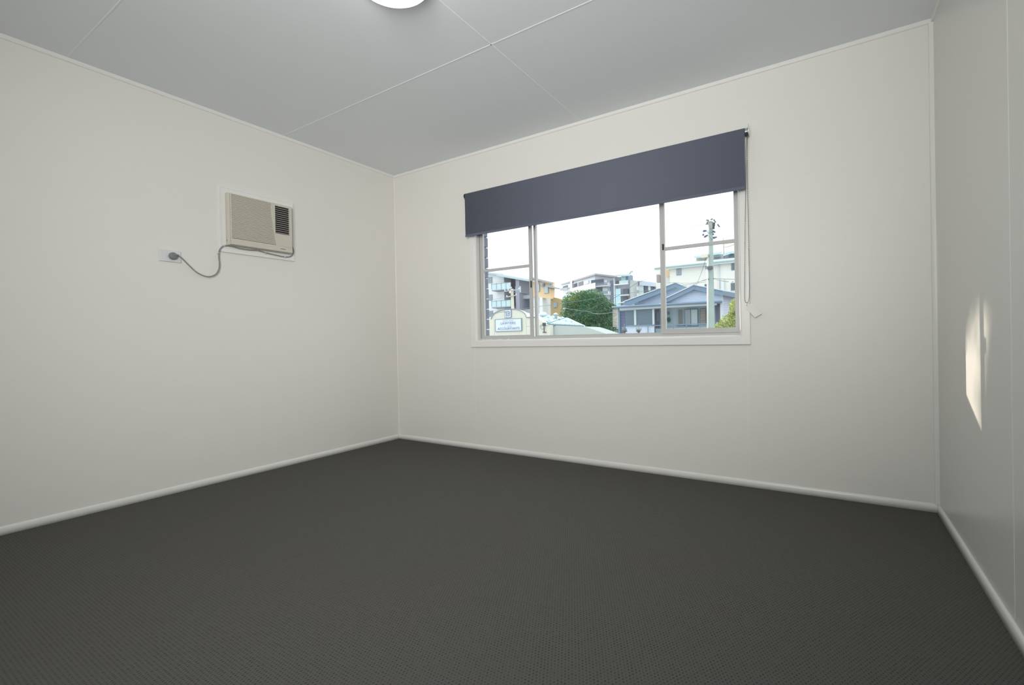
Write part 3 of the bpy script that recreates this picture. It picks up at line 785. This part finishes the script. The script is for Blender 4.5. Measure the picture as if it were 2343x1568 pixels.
m = MB(); wallpoly(m, [(1449, 643), (1463, 643), (1500, 648), (1520, 651)], Y + 4, 12); m.build('east_wing', ext('shade_grey', (.30, .33, .37)), tw)
Y2 = Y + 4
poly(MB(), [(1463, 642), (1512, 648.5), (1512, 657), (1463, 653)], Y2 - 1, .8).build('east_parapet', ext('pale_blue_render', (.58, .66, .76)), tw)
Y = Y2
r_('wall_panel', 1463, 653, 1474, 678, ext('pale_panel', (.62, .72, .74)), .4, .6); r_('window', 1476.5, 655, 1484, 669, GRD, .4, .6)
r_('wall_panel', 1484.5, 655, 1490, 666, ext('pale_panel_blue', (.62, .72, .76)), .4, .6); r_('window', 1490, 656.5, 1496, 664, GRD, .4, .6)
r_('window', 1451, 653, 1455, 664, GLP, .4, .4); bal(1450, 657, 1463, 665); bal(1450, 672, 1463, 690)
Y = 130.0

# ---------------- white apartment building, right
Y = 75.0
rb = thing('white_flats', 'plain white block of flats with small windows behind the blue house', 'building', (P(1600, 640, Y).x, Y, GZ))
m = MB(); wallpoly(m, [(1532, 611), (1720, 592)], Y, 12); m.build('white_wall', ext('warm_white_render', (.84, .84, .79)), rb)
m = MB(); wallpoly(m, [(1500, 616), (1532, 612.5)], Y + 2.5, 9); m.build('balcony_end', ext('warm_white', (.78, .79, .76)), rb)
m = MB(); rect(m, 1524, 614.5, 1532, 633.5, Y + 2.2, .4); m.build('orange_panel', ORG, rb)
m = MB(); slab(m, [P(1496, 614.5, Y - .8), P(1725, 591, Y - .8), P(1690, 585, Y + 9), P(1586, 594, Y + 9), P(1530, 608, Y + 2)], .35); m.build('roof', ext('white_roof', (.66, .76, .78)), rb)
m = MB(); m.tube([P(1498, 614, Y - .9), P(1725, 590.5, Y - .9)], .16, 6, False); m.build('gutter', ext('gutter_pale', (.50, .62, .62)), rb)
for u0, v0, u1, v1 in ((1548.5, 615.8, 1558.5, 629.5), (1615.5, 609.5, 1627, 615.5), (1674, 603.5, 1690, 617.8), (1613, 650.5, 1627, 659), (1673, 648, 1690, 664)):
    win_far(rb, u0, v0, u1, v1, Y, GLD if u0 > 1600 else GLZ, mull=1)
m = MB(); a = P(1644.5, 600, Y - .2); m.tube([a, Vector((a.x, a.y, GZ))], .09, 6); a = P(1653, 638, Y - .3); m.tube([a, Vector((a.x, a.y, GZ))], .28, 8)
m.build('downpipe', ext('pipe_white', (.70, .76, .78)), rb)
# penthouse storey set back on the roof
Yp = Y + 6
m = MB(); poly(m, [(1600, 586), (1668, 580), (1668, 600), (1600, 600)], Yp, 6); poly(m, [(1668, 576), (1720, 571), (1720, 596), (1668, 596)], Yp + 1, 5); m.build('penthouse_wall', ext('cream_light', (.74, .72, .64)), rb)
m = MB(); slab(m, [P(1588, 587, Yp - 2), P(1624, 583.5, Yp - 2), P(1626, 580, Yp + 5), P(1596, 583, Yp + 5)], .3); slab(m, [P(1628, 580.5, Yp - 2), P(1651, 576.5, Yp - 2), P(1652, 574, Yp + 5), P(1630, 577, Yp + 5)], .3)
slab(m, [P(1655, 582, Yp - 2), P(1672, 576, Yp - 2), P(1700, 576, Yp - 2), P(1700, 573, Yp + 5), P(1660, 577, Yp + 5)], .3); m.build('penthouse_roof', ext('sky_blue_roof', (.45, .60, .74)), rb)
SHO = ext('shade_opening', (.32, .36, .42))
for q in ((1634, 588.5, 1648, 590.5), (1669, 586, 1680, 591)): rect(MB(), *q, Yp - .3, .3).build('penthouse_opening', SHO, rb)
rect(MB(), 1593, 588, 1620, 596, Yp - .2, 1).build('penthouse_band', ext('sand_band', (.70, .62, .46)), rb)

m = MB(); m.tube([P(1655.5, 545, Yp), P(1657, 599, Yp)], .06, 6); m.build('roof_mast', ext('mast_grey', (.40, .38, .40)), rb)
Y = 95.0
fb = thing('beige_building', 'faint beige building rising behind the white flats at far right', 'building', (P(1680, 590, Y).x, Y, GZ))
m = MB(); wallpoly(m, [(1653, 552), (1720, 540)], Y, 10); m.build('beige_wall', ext('pale_beige', (.80, .78, .72)), fb)

# ---------------- blue-grey weatherboard house
Y = 38.0
hs = thing('weatherboard_house', 'blue-grey gabled weatherboard house with a railed verandah', 'house', (P(1540, 730, Y).x, Y, GZ))
HB = ext('pale_blue_weatherboard', (.64, .74, .88)); HR = ext('slate_blue_trim', (.20, .29, .40)); HS = ext('verandah_wall_blue', (.56, .68, .76))
HC = ext('pale_fascia', (.60, .68, .72)); HD = ext('screen_dark', (.13, .19, .24), rough=.35)
# verandah back wall, 2 m behind the posts
m = MB(); wallpoly(m, [(1418, 704), (1620, 692), (1652, 691)], Y + 2.2, 9); m.build('back_wall', HS, hs)
def boards(m, pts_top, v_bot, Y, step=3.4):
    """clapboards filling a gable outline: list of (u_left, u_right, v)"""
    for uL, uR, v in pts_top:
        a = P(uL, v, Y); b = P(uR, v, Y); zb = P((uL + uR) / 2, v + step, Y).z; zt = P((uL + uR) / 2, v, Y).z
        m.add([(a.x, Y, zt), (b.x, Y, zt), (b.x, Y - .05, zb), (a.x, Y - .05, zb), (a.x, Y + .2, zt), (b.x, Y + .2, zt), (b.x, Y + .2, zb), (a.x, Y + .2, zb)],
              [(0,1,2,3),(4,7,6,5),(0,4,5,1),(1,5,6,2),(2,6,7,3),(3,7,4,0)])
# rear gable (left)
m = MB(); rows = []
v = 662
while v < 699:
    f = (v - 648) / (700 - 648); rows.append((1546 - 116 * f * 1.05 + 6, 1546 + 60 * f, v)); v += 3.6
boards(m, rows, 0, Y + .6, 3.6); m.build('rear_gable', HB, hs)
m = MB()
a, b, c = P(1429, 691.5, Y - .2), P(1546, 647.5, Y - .2), P(1561, 653.5, Y - .2)
m.extr([a, b, b + Vector((0, 0, -.36)), a + Vector((.1, 0, -.42))], (0, .12, 0)); m.build('rear_bargeboard', HR, hs)
MB().extr([b, c, c + Vector((0, 0, -.34)), b + Vector((0, 0, -.36))], (0, .11, 0)).build('rear_bargeboard', HR, hs)
m = MB(); slab(m, [a + Vector((-.1, -.1, .07)), b + Vector((0, -.1, .07)), b + Vector((0, 7, .07)), a + Vector((-.1, 7, .07))], .07)
slab(m, [b + Vector((0, -.1, .07)), c + Vector((0, -.1, .07)), c + Vector((0, 7, .07)), b + Vector((0, 7, .07))], .07); m.build('rear_gable_roof', ext('pale_iron_roof', (.70, .76, .80), rough=.4), hs)
# front gable
m = MB(); rows = []; v = 664
while v < 694:
    f = (v - 654) / (688 - 654); rows.append((max(1508, 1588 - 80 * f), min(1651, 1588 + 90 * f), v)); v += 3.6
boards(m, rows, 0, Y - .1, 3.6); m.build('front_gable', HB, hs)
a, b, c, d = P(1512, 688.5, Y - .6), P(1588, 652.7, Y - .6), P(1654, 665.5, Y - .6), P(1700, 685.5, Y - .6)
m = MB(); m.extr([a, b, b + Vector((0, 0, -.36)), a + Vector((0, 0, -.36))], (0, .14, 0)); m.build('front_bargeboard', HR, hs)
MB().extr([b, c, c + Vector((0, 0, -.40)), b + Vector((0, 0, -.36))], (0, .13, 0)).build('front_bargeboard', HR, hs)
m = MB(); slab(m, [a + Vector((0, -.1, .06)), b + Vector((0, -.1, .06)), b + Vector((0, 8, .06)), a + Vector((0, 8, .06))], .07)
slab(m, [b + Vector((0, -.1, .06)), c + Vector((0, -.1, .06)), c + Vector((1.5, 8, .06)), b + Vector((0, 8, .06))], .07)
m.build('front_gable_roof', ext('pale_iron_roof_b', (.62, .70, .76), rough=.4), hs)
# verandah eave
m = MB(); slab(m, [P(1403, 703, Y - .7), P(1652, 689.5, Y - .7), P(1652, 686, Y + 1.6), P(1420, 699.5, Y + 1.6)], .1); m.build('verandah_roof', HR, hs)
m = MB(); m.tube([P(1400, 703.5, Y - .8), P(1652, 690, Y - .8)], .085, 8); m.build('gutter', HR, hs)
m = MB(); a, b = P(1418, 707.5, Y - .5), P(1640, 695.2, Y - .5); m.obox(a, b, .08, .22); m.build('fascia_beam', HC, hs)
m = MB(); slab(m, [P(1404, 704.5, Y - .6), P(1652, 692, Y - .6), P(1652, 696, Y + 2.2), P(1418, 708, Y + 2.2)], .05); m.build('soffit', ext('soffit_grey', (.42, .46, .48)), hs)
# posts, screens and infill
hb = GZ
def post(u, v0, w_, mt, Yp=Y - .4, name='verandah_post'):
    a = P(u, v0, Yp); MB().box((a.x - w_ / 2, Yp, hb), (a.x + w_ / 2, Yp + w_, a.z)).build(name, mt, hs)
post(1415.5, 706, .16, HR); 
m = MB()
for i in range(12):
    v = 709 + i * 3.35; a, b = P(1401.5, v, Y - .3), P(1412, v - .5, Y - .3)
    m.extr([a, b, b + Vector((0, .05, -.065)), a + Vector((0, .05, -.065))], (0, .03, -.01))
a, b = P(1412.6, 706, Y - .3), P(1412.6, 752, Y - .3); m.box((a.x - .02, a.y, b.z), (a.x + .03, a.y + .08, a.z))
m.build('slat_screen', ext('cream_slat', (.80, .76, .70)), hs)
Ys = Y - .2
def hrect(name, u0, v0, u1, v1, mt, Yh, d=.08, par=hs): return rect(MB(), u0, v0, u1, v1, Yh, d).build(name, mt, par)
lv = hrect('louvre_screen', 1418.5, 712, 1431, 775, ext('louvre_dark', (.12, .15, .26)), Ys)
m = MB()
for i in range(18): rect(m, 1419, 714 + i * 3.2, 1430.5, 715 + i * 3.2, Ys - .04, .04)
m.build('louvre_blade', ext('blade_blue', (.24, .28, .42)), lv)
hrect('insect_screen', 1432, 711, 1450, 744.5, HD, Ys); hrect('insect_screen', 1456, 709, 1492, 743.5, HD, Ys)
hrect('mullion_post', 1450.5, 708, 1455.5, 745, HC, Ys - .08); hrect('mullion_post', 1492.5, 706, 1497, 745, HC, Ys - .08)
hrect('screen_sill', 1432, 743.8, 1497, 746.3, HR, Ys - .15)
bb = MB(); v = 747
while v < 790: 
    rect(bb, 1431, v, 1497, v + 3.4, Ys, .1, .0); v += 3.6
bb.build('skirting_boards', HB, hs)
hrect('front_door', 1498, 708, 1509, 775, ext('brown_door', (.20, .17, .22)), Y + 1.9); hrect('door_glazing', 1503, 714, 1508, 735, GLZ, Y + 1.8)
hrect('stair_post', 1481.5, 746, 1483, 775, ext('post_mauve', (.30, .32, .45)), Ys - .2)
# verandah right of the window mullion
Yv = Y + 2.1
m = MB(); l0 = P(1529.5, 717, Yv - .2); m.lathe([(.03, -.16), (.10, -.10), (.11, .05), (.05, .13), (.02, .2)], l0, 'Z', 12); m.build('wall_lantern', HR, hs)
hrect('shutter', 1552.5, 709, 1560, 743, ext('grey_brown_shutter', (.27, .27, .26)), Yv - .1)
hrect('window_sill', 1547, 743, 1564, 745, HR, Yv - .3, .3)
fo = hrect('sliding_window', 1566, 706.5, 1597, 746, HR, Yv - .1)
rect(MB(), 1567.5, 708.5, 1580, 744.5, Yv - .16, .08).build('pane', GLZ, fo); rect(MB(), 1581.5, 708.5, 1595.5, 744.5, Yv - .16, .08).build('pane', GLP, fo)
fo = hrect('louvre_window', 1601.5, 705.5, 1615.5, 742, HR, Yv - .1)
m = MB()
for i in range(10): rect(m, 1603, 708 + i * 3.3, 1614, 709.7 + i * 3.3, Yv - .2, .1)
m.build('louvre_blade', ext('copper_blade', (.62, .50, .34)), fo)
rl = MB(); rl.obox(P(1497, 745.2, Y - .3), P(1640, 740, Y - .3), .06, .07)
rail = rl.build('verandah_rail', HR, hs)
for u in (1540.5, 1571, 1601.5, 1630): rect(MB(), u - 1, 742, u + 1, 775, Y - .3, .06).build('rail_post', HR, rail)
bb = MB(); rect(bb, 1500, 750, 1640, 790, Y + 1.2, .1); bb.build('verandah_skirt', ext('skirt_blue', (.48, .62, .70)), hs)
# right bay
m = MB(); rows = []; v = 672
while v < 692: rows.append((1618, 1650, v)); v += 3.6
boards(m, rows, 0, Y - .05, 3.6); m.build('bay_boards', HB, hs)
hrect('side_doorway', 1637, 693, 1648, 775, ext('doorway_dark', (.14, .18, .28)), Y + .6); hrect('door_leaf', 1644, 702, 1648, 760, ext('brown_leaf', (.26, .22, .22)), Y + .5)
post(1650.5, 672, .22, HC, Y - .15, 'corner_post')
# side wall running away to the right
m = MB(); a = P(1651.5, 672, Y); n_ = 26
dirv = Vector((3.2, 5.5, 0)).normalized()
for i in range(n_):
    zt = a.z - i * .135; p = Vector((a.x, Y, zt)); q = p + dirv * 8
    nrm = Vector((dirv.y, -dirv.x, 0)) * .03
    m.add([p, q, q + nrm + Vector((0, 0, -.13)), p + nrm + Vector((0, 0, -.13)), p - nrm * 3, q - nrm * 3, q - nrm * 3 + Vector((0, 0, -.13)), p - nrm * 3 + Vector((0, 0, -.13))],
          [(0,1,2,3),(4,7,6,5),(0,4,5,1),(1,5,6,2),(2,6,7,3),(3,7,4,0)])
m.build('side_wall', ext('lilac_weatherboard', (.58, .60, .72)), hs)
m = MB(); p = Vector((a.x, Y, 0)) + dirv * .9 + Vector((.03, -.05, 0)); zt = P(1659, 694, Y).z; zb = P(1659, 735, Y).z
for k in range(3):
    q = p + dirv * (k * .75); m.extr([Vector((q.x, q.y, zt)), Vector((q.x + dirv.x * .6, q.y + dirv.y * .6, zt)), Vector((q.x + dirv.x * .6, q.y + dirv.y * .6, zb)), Vector((q.x, q.y, zb))], (.02, -.06, 0))
m.build('side_window', GLZ, hs)
m = MB(); c = P(1654, 665.5, Y - .6); slab(m, [c, P(1704, 687, Y - .6) + Vector((2, 4.5, 0)), P(1704, 687, Y) + Vector((0, 8, .8)), c + Vector((-.5, 8, .6))], .35)
m.build('side_eave', ext('eave_slate', (.22, .28, .33), noise=(9, .3)), hs)
# hanging fern and potted plants at the house
def leafmat(name, c1, c2, c3=None):
    m = mat(name, c1, .6, spec=.2); nt = m.node_tree; b = nt.nodes['Principled BSDF']
    gi = nt.nodes.new('ShaderNodeNewGeometry'); cr = nt.nodes.new('ShaderNodeValToRGB')
    e = cr.color_ramp.elements; e[0].color = (*c1, 1); e[1].color = (*c2, 1); e[0].position = .15; e[1].position = .75
    if c3: x = e.new(.95); x.color = (*c3, 1)
    nt.links.new(gi.outputs['Random Per Island'], cr.inputs[0]); nt.links.new(cr.outputs[0], b.inputs['Base Color'])
    tr = nt.nodes.new('ShaderNodeBsdfTranslucent'); nt.links.new(cr.outputs[0], tr.inputs[0])
    mx = nt.nodes.new('ShaderNodeMixShader'); mx.inputs[0].default_value = .38
    out = [n for n in nt.nodes if n.type == 'OUTPUT_MATERIAL'][0]
    nt.links.new(b.outputs[0], mx.inputs[1]); nt.links.new(tr.outputs[0], mx.inputs[2]); nt.links.new(mx.outputs[0], out.inputs[0])
    return m
def leaves(m, blobs, n, size, shell=.55):
    tot = sum(b[1][0] * b[1][2] for b in blobs)
    for c, r in blobs:
        c = Vector(c)
        for _ in range(int(n * r[0] * r[2] / tot)):
            d = Vector((random.gauss(0, 1), random.gauss(0, 1), random.gauss(0, 1))).normalized()
            k = shell + (1 - shell) * random.random() ** .5
            k *= 1 + .06 * math.sin(7 * d.x + 3 * c.x) * math.cos(6 * d.z + c.z)
            p = c + Vector((d.x * r[0], d.y * r[1], d.z * r[2])) * k
            n_ = (d + Vector((random.gauss(0, .6), random.gauss(0, .6), random.gauss(0, .6)))).normalized()
            t = n_.cross(Vector((random.random(), random.random(), random.random()))).normalized(); bt = n_.cross(t)
            s_ = size * random.uniform(.6, 1.3)
            m.add([p - t * s_ * .9, p - bt * s_ * .42, p + t * s_ * .9, p + bt * s_ * .42], [(0, 1, 2, 3)])
    return m
def tree(name, label, loc, blobs, n, size, mt, trunk_r, group=None, core=.62, cat='tree'):
    t = thing(name, label, cat, loc, group)
    m = MB()
    for c, r in blobs:
        ba = MB().lathe([(max(.01, core * math.sin(math.pi * i / 8)), -core * math.cos(math.pi * i / 8)) for i in range(9)], (0, 0, 0), 'Z', 12)
        m.add([(c[0] + x * r[0], c[1] + y * r[1], c[2] + z * r[2]) for x, y, z in ba.v], ba.f)
    fo = leaves(m, blobs, n, size).build('foliage', mt, t)
    tm = MB(); l = Vector(loc); c0 = Vector(blobs[0][0])
    tm.tube([l, l.lerp(Vector((l.x + .1, l.y, c0.z)), .5), Vector((l.x, l.y, c0.z))], trunk_r, 10, radii=[trunk_r, trunk_r * .8, trunk_r * .6])
    for b in blobs[2:4]: tm.tube([l.lerp(Vector((l.x, l.y, c0.z)), .45), Vector(b[0])], trunk_r * .4, 6)
    tm.build('trunk', mat(name + '_bark', (.13, .10, .08), .9, noise=(6, .3)), t)
    return t
LG = leafmat('dark_green_leaves', (.045, .14, .075), (.085, .25, .11), (.34, .38, .12))
LY = leafmat('yellow_green_leaves', (.22, .30, .07), (.50, .58, .16), (.70, .72, .35))
random.seed(11)
Y = 46.0
def bb_(u, v, ru, rv, Y, dy=1.0):
    c = P(u, v, Y); rx = abs(P(u + ru, v, Y).x - P(u - ru, v, Y).x) / 2; rz = abs(P(u, v - rv, Y).z - P(u, v + rv, Y).z) / 2
    return ((c.x, c.y, c.z), (rx, rx * dy, rz))
blobs = [bb_(1345, 715, 52, 48, Y), bb_(1322, 690, 34, 26, Y - .5), bb_(1352, 686, 34, 25, Y), bb_(1378, 706, 30, 26, Y), bb_(1304, 722, 21, 34, Y),
         bb_(1396, 712, 17, 20, Y + .5), bb_(1390, 736, 26, 26, Y), bb_(1325, 742, 36, 28, Y), bb_(1294, 740, 12, 14, Y), bb_(1365, 758, 50, 22, Y - .5), bb_(1303, 692, 17, 14, Y)]
g = P(1350, 760, Y)
tree('leafy_tree', 'large round dark green tree right of the office roof', (g.x, Y, GZ), blobs, 26000, .10, LG, .28)
Y = 16.0
blobs = [bb_(1672, 738, 26, 22, Y), bb_(1680, 705, 13, 22, Y), bb_(1650, 748, 16, 12, Y), bb_(1695, 720, 16, 30, Y), bb_(1674, 722, 11, 12, Y)]
g = P(1680, 760, Y)
tree('garden_shrub', 'sunlit yellow-green shrub in the lower right corner of the window view', (g.x, Y, GZ), blobs, 4500, .036, LY, .05, core=.45, cat='shrub')
# unseen tree added left of the view, crown shaped to break up the low sun
LT = leafmat('added_tree_leaves', (.05, .11, .04), (.12, .20, .06))
TS = Vector((-5.95, 5.0, GZ))
blobs = [((-5.25, 5.0, 4.78), (1.5, 1.0, 1.10)), ((-4.52, 5.0, 3.98), (.40, .40, .60)), ((-6.25, 5.0, 3.55), (.80, .7, .82)), ((-6.8, 5.0, 3.95), (.85, .8, 1.05))]
tree('added_shade_tree', 'leafy tree added out of view, left of the window, to break up the sun', TS, blobs, 5200, .06, LT, .12, core=.90)
Y = 31.0
for i, (u, lab) in enumerate(((1428.5, 'grassy spiked plant nearest the dark louvre screen of the blue house'), (1461, 'grassy spiked plant in front of the boards under the house screens'))):
    a = P(u, 770, Y); random.seed(20 + i)
    t = thing('spiky_plant', lab, 'plant', (a.x, Y, GZ), 'spiky plants before the blue house')
    m = MB(); ctr = P(u, 752, Y)
    for k in range(70):
        an = random.uniform(0, 6.28); L = random.uniform(.15, .36); p = Vector((ctr.x, Y, ctr.z - .35)); e_ = p + Vector((math.cos(an) * L * .75, math.sin(an) * L * .7, L * random.uniform(.35, 1.5)))
        m.tube([p, p.lerp(e_, .5) + Vector((0, 0, .06)), e_], .012, 4)
    m.tube([Vector((ctr.x, Y, ctr.z - .35)), P(u, 741, Y)], .02, 5); m.ball(P(u, 740, Y), .035, 6, 4)
    m.build('leaf_tuft', leafmat('tuft_%d' % i, (.28, .32, .34), (.40, .44, .42)), t)
    MB().tube([(ctr.x, Y, GZ), (ctr.x, Y, ctr.z - .3)], .06, 8).build('stem', mat('stem_%d' % i, (.2, .17, .14)), t)
Y = 39.8
a = P(1530.5, 732, Y); m = MB(); random.seed(4)
leaves(m, [((a.x, Y, a.z), (.17, .15, .28))], 260, .05, .3)
hf = m.build('hanging_fern', leafmat('fern_green', (.06, .22, .10), (.12, .34, .16)), None, (a.x, Y, a.z))
tag(hf, 'small green fern hanging below the lantern on the verandah of the blue house', 'plant')
MB().tube([(a.x, Y, a.z), (a.x, Y, P(1530.5, 704, Y).z)], .008, 4).build('hanger', HR, hf)

# ---------------- utility poles
POLE = mat('weathered_pole', (.36, .45, .42), .85, noise=(2.5, .15))
Y = 22.0
pb, pt = P(1627.5, 745, Y), P(1626, 507, Y)
pole = thing('utility_pole', 'tall weathered timber utility pole in front of the blue house', 'utility pole', (pb.x, Y, GZ))
ax_ = (pt - pb).normalized(); foot = pb - ax_ * ((pb.z - GZ) / ax_.z)
def pp(v): 
    t = (P(1626, v, Y).z - foot.z) / (pt.z - foot.z); return foot.lerp(pt, t)
MB().tube([foot, foot.lerp(pt, .33), foot.lerp(pt, .66), pt], .15, 16, radii=[.165, .155, .130, .095]).build('shaft', POLE, pole)
PDK = mat('crossarm_grey', (.09, .10, .11), .8)
m = MB()
t0 = pp(510)
m.obox(t0 + Vector((-.15, .2, .06)), t0 + Vector((.42, -1.5, -.42)) * 1.0, .12, .14)
m.obox(t0 + Vector((-.1, .2, -.05)), t0 + Vector((.30, -.9, -.42)), .10, .20)
m.build('crossarm', PDK, pole)
m = MB(); m.obox(t0 + Vector((.30, -1.2, -.40)), pp(532) + Vector((.06, 0, 0)), .05, .05); m.obox(pp(534) + Vector((-.15, -.1, .1)), pp(549) + Vector((.12, -.1, 0)), .05, .04)
m.build('brace', mat('brace_pale', (.45, .50, .52), .6), pole)
INS = mat('insulator_glaze', (.14, .18, .26), .3, spec=.6)
def insul(p, q, parent=pole):
    p, q = Vector(p), Vector(q); n_ = 5
    pts = [p.lerp(q, i / 10) for i in range(11)]
    MB().tube(pts, .04, 8, radii=[.02 if i % 2 else .045 for i in range(11)]).build('insulator', INS, parent)
for (u0, v0, u1, v1) in ((1615.5, 513, 1621.5, 510.5), (1617, 509.5, 1622, 507.5), (1631, 500.8, 1626, 503), (1616.5, 503.5, 1622, 505)):
    insul(P(u0, v0, Y), P(u1, v1, Y))
for (u0, v0, u1, v1) in ((1633, 502.5, 1637.5, 509), (1642, 513.5, 1646.5, 519.5)):
    insul(P(u0, v0, Y - 1.2), P(u1, v1, Y - 1.2))
m = MB(); 
for a, b in (((1610.5, 543), (1620, 538)), ((1629, 536.5), (1634, 536)), ((1630, 545), (1640.5, 542.5)), ((1608, 529), (1617, 528.3)), ((1629, 529), (1637, 531.5)), ((1607, 538.5), (1611, 536.3))):
    p, q = P(*a, Y), P(*b, Y); m.tube([p, p.lerp(q, .3), q], .05, 8, radii=[.03, .06, .03])
m.build('cable_termination', mat('termination_dark', (.13, .16, .24), .5), pole)
q = P(1616, 588, Y); lt = MB().box((q.x - .17, Y - .35, q.z - .07), (q.x + .12, Y - .05, q.z + .09)); lt.tube([P(1612, 584, Y - .2), P(1620, 585, Y - .2)], .08, 8)
lt.build('junction_box', mat('box_cream', (.72, .70, .62), .5), pole)
q = P(1626.5, 614, Y); MB().box((q.x - .12, Y - .30, q.z - .07), (q.x + .13, Y - .12, q.z + .07)).build('metal_strap', mat('strap_dark', (.12, .12, .16), .6), pole)
m = MB(); m.tube([foot + Vector((-.145, -.10, 0)), pp(640) + Vector((-.132, -.10, 0)), pp(590) + Vector((-.12, -.10, 0))], .045, 8); m.build('sunlit_edge', mat('sunlit_edge_white', (.85, .82, .78), .5), pole)  # white tube standing in for sunlight on the left edge of the pole

Y = 31.0
pb, pt = P(1173.5, 712, Y), P(1171.5, 661, Y)
p2 = thing('utility_pole', 'short pale concrete power pole behind the arched office sign', 'utility pole', (pb.x, Y, GZ))
ax_ = (pt - pb).normalized(); foot = pb - ax_ * ((pb.z - GZ) / ax_.z)
MB().tube([foot, pt], .1, 12, radii=[.19, .11]).build('shaft', mat('pale_concrete_pole', (.62, .62, .50), .8, noise=(2, .08)), p2)
m = MB(); m.obox(P(1154, 667, Y - .15), P(1189, 662.5, Y - .15), .07, .08); m.obox(P(1159, 680, Y - .15), P(1182, 675.5, Y - .15), .07, .08); m.build('crossarm', mat('crossarm_pale', (.44, .48, .52), .8), p2)
for u, v in ((1155, 665), (1163, 664), (1188, 661.5), (1170, 659), (1160, 678.5), (1181, 674.5)):
    q = P(u, v, Y - .15); MB().lathe([(.02, -.03), (.055, .0), (.05, .05), (.025, .09)], q, 'Z', 10).build('insulator', mat('pin_%d' % u, (.72, .68, .62), .3, spec=.7), p2)
q = P(1167.5, 669, Y - .3); MB().ball(q, .11, 14, 8).build('street_light', mat('warm_metal', (.80, .66, .52), .35, spec=.8), p2)

# ---------------- overhead cables
CBL = mat('pale_cable', (.20, .27, .31), .7); CBD = mat('dark_cable', (.08, .10, .12), .7)
def cable(pts, r, mt, label, sag=0):
    pts = [P(u, v, yy) for u, v, yy in pts]
    s = spline(pts, 10) if len(pts) > 2 else [pts[0].lerp(pts[1], i / 14) - Vector((0, 0, sag * 4 * (i / 14) * (1 - i / 14))) for i in range(15)]
    o = MB().tube(s, r * .75, 6).build('overhead_cable', mt, None, s[0]); tag(o, label, 'cable', 'overhead cables over the street'); return o
cable([(1060, 729, 13), (1212, 704.5, 16), (1290, 694.5, 18), (1400, 677, 20.5), (1510, 661, 22), (1616, 645, 22)], .013, CBL, 'thick pale cable crossing the round tree, uppermost over its crown')
cable([(1249, 741.5, 14.9), (1330, 715, 17), (1372, 697, 19), (1420, 674, 21), (1452, 651, 23), (1478, 640, 24)], .013, CBD, 'thin cable rising from the corner of the office gutter past the tree')
cable([(1279, 702, 66), (1290, 704.5, 44), (1318, 710, 42), (1345, 713, 41), (1358, 717.5, 40.2), (1375, 718.5, 39), (1402.5, 715, 37.8)], .028, CBL, 'pale cable sagging across the middle of the tree')
cable([(1345, 712.5, 41), (1402.5, 707.5, 37.8)], .016, CBD, 'fine cable just above the sagging one, reaching the slatted screen', .05)
cable([(1090, 654, 40), (1148, 644.5, 34), (1171, 662, 31)], .014, CBD, 'dark cable in front of the upper windows of the white apartment block')
cable([(1090, 690, 32), (1171, 676, 30.9)], .014, CBL, 'pale cable reaching the lower arm of the concrete pole', .1)
cable([(1616, 589, 21.7), (1602, 632, 28), (1589, 660, 36), (1582, 666, 37.6)], .014, CBD, 'service cable dropping from the tall pole to the house gable')
cable([(1524, 650, 30), (1548, 646, 27), (1575, 655, 25), (1605, 643, 22.5), (1622, 638, 21.8)], .020, CBL, 'thick looping cable left of the tall pole at house roof height')
cable([(1524, 646, 32), (1575, 648.5, 26), (1622, 639, 21.8)], .014, CBD, 'thin dark cable just above the thick loop left of the tall pole')
cable([(1632, 637, 21.8), (1655, 638.5, 20), (1700, 640.5, 18)], .016, CBD, 'dark cable running right from the tall pole, the upper one')
cable([(1632, 638, 21.8), (1655, 643.5, 20), (1678, 645.5, 18.8)], .016, CBD, 'dark cable running right from the tall pole, ending in a white fitting')
MBf = MB().tube([P(1671, 644.6, 19.1), P(1676, 644, 18.9)], .045, 8)
f_ = MBf.build('cable_fitting', mat('white_fitting', (.85, .85, .82), .4), None, P(1673, 644, 19)); tag(f_, 'white cable fitting on the line right of the tall pole', 'cable fitting')
cable([(1616, 513, 22), (1586, 519, 32), (1556, 527, 45)], .022, CBL, 'power line leaving the pole top to the left, the upper pair member')
cable([(1616, 527, 22), (1590, 532, 32), (1560, 538, 45)], .018, CBL, 'power line leaving the pole to the left below the top pair')
cable([(1616, 505.5, 22), (1590, 510.5, 32), (1566, 516, 45)], .010, CBL, 'faint topmost power line leaving the pole to the left')
cable([(1637, 509, 21), (1660, 508, 17), (1700, 508, 13)], .010, CBL, 'power line leaving the pole top to the right, the upper one')
cable([(1646, 519, 21), (1665, 518, 17), (1700, 518.5, 13)], .010, CBL, 'power line leaving the pole top to the right, the lower one')
cable([(1655.5, 566, 80.9), (1668, 564, 79), (1700, 552, 76)], .035, CBD, 'short sagging cable from the roof mast before the beige building at far right', .1)
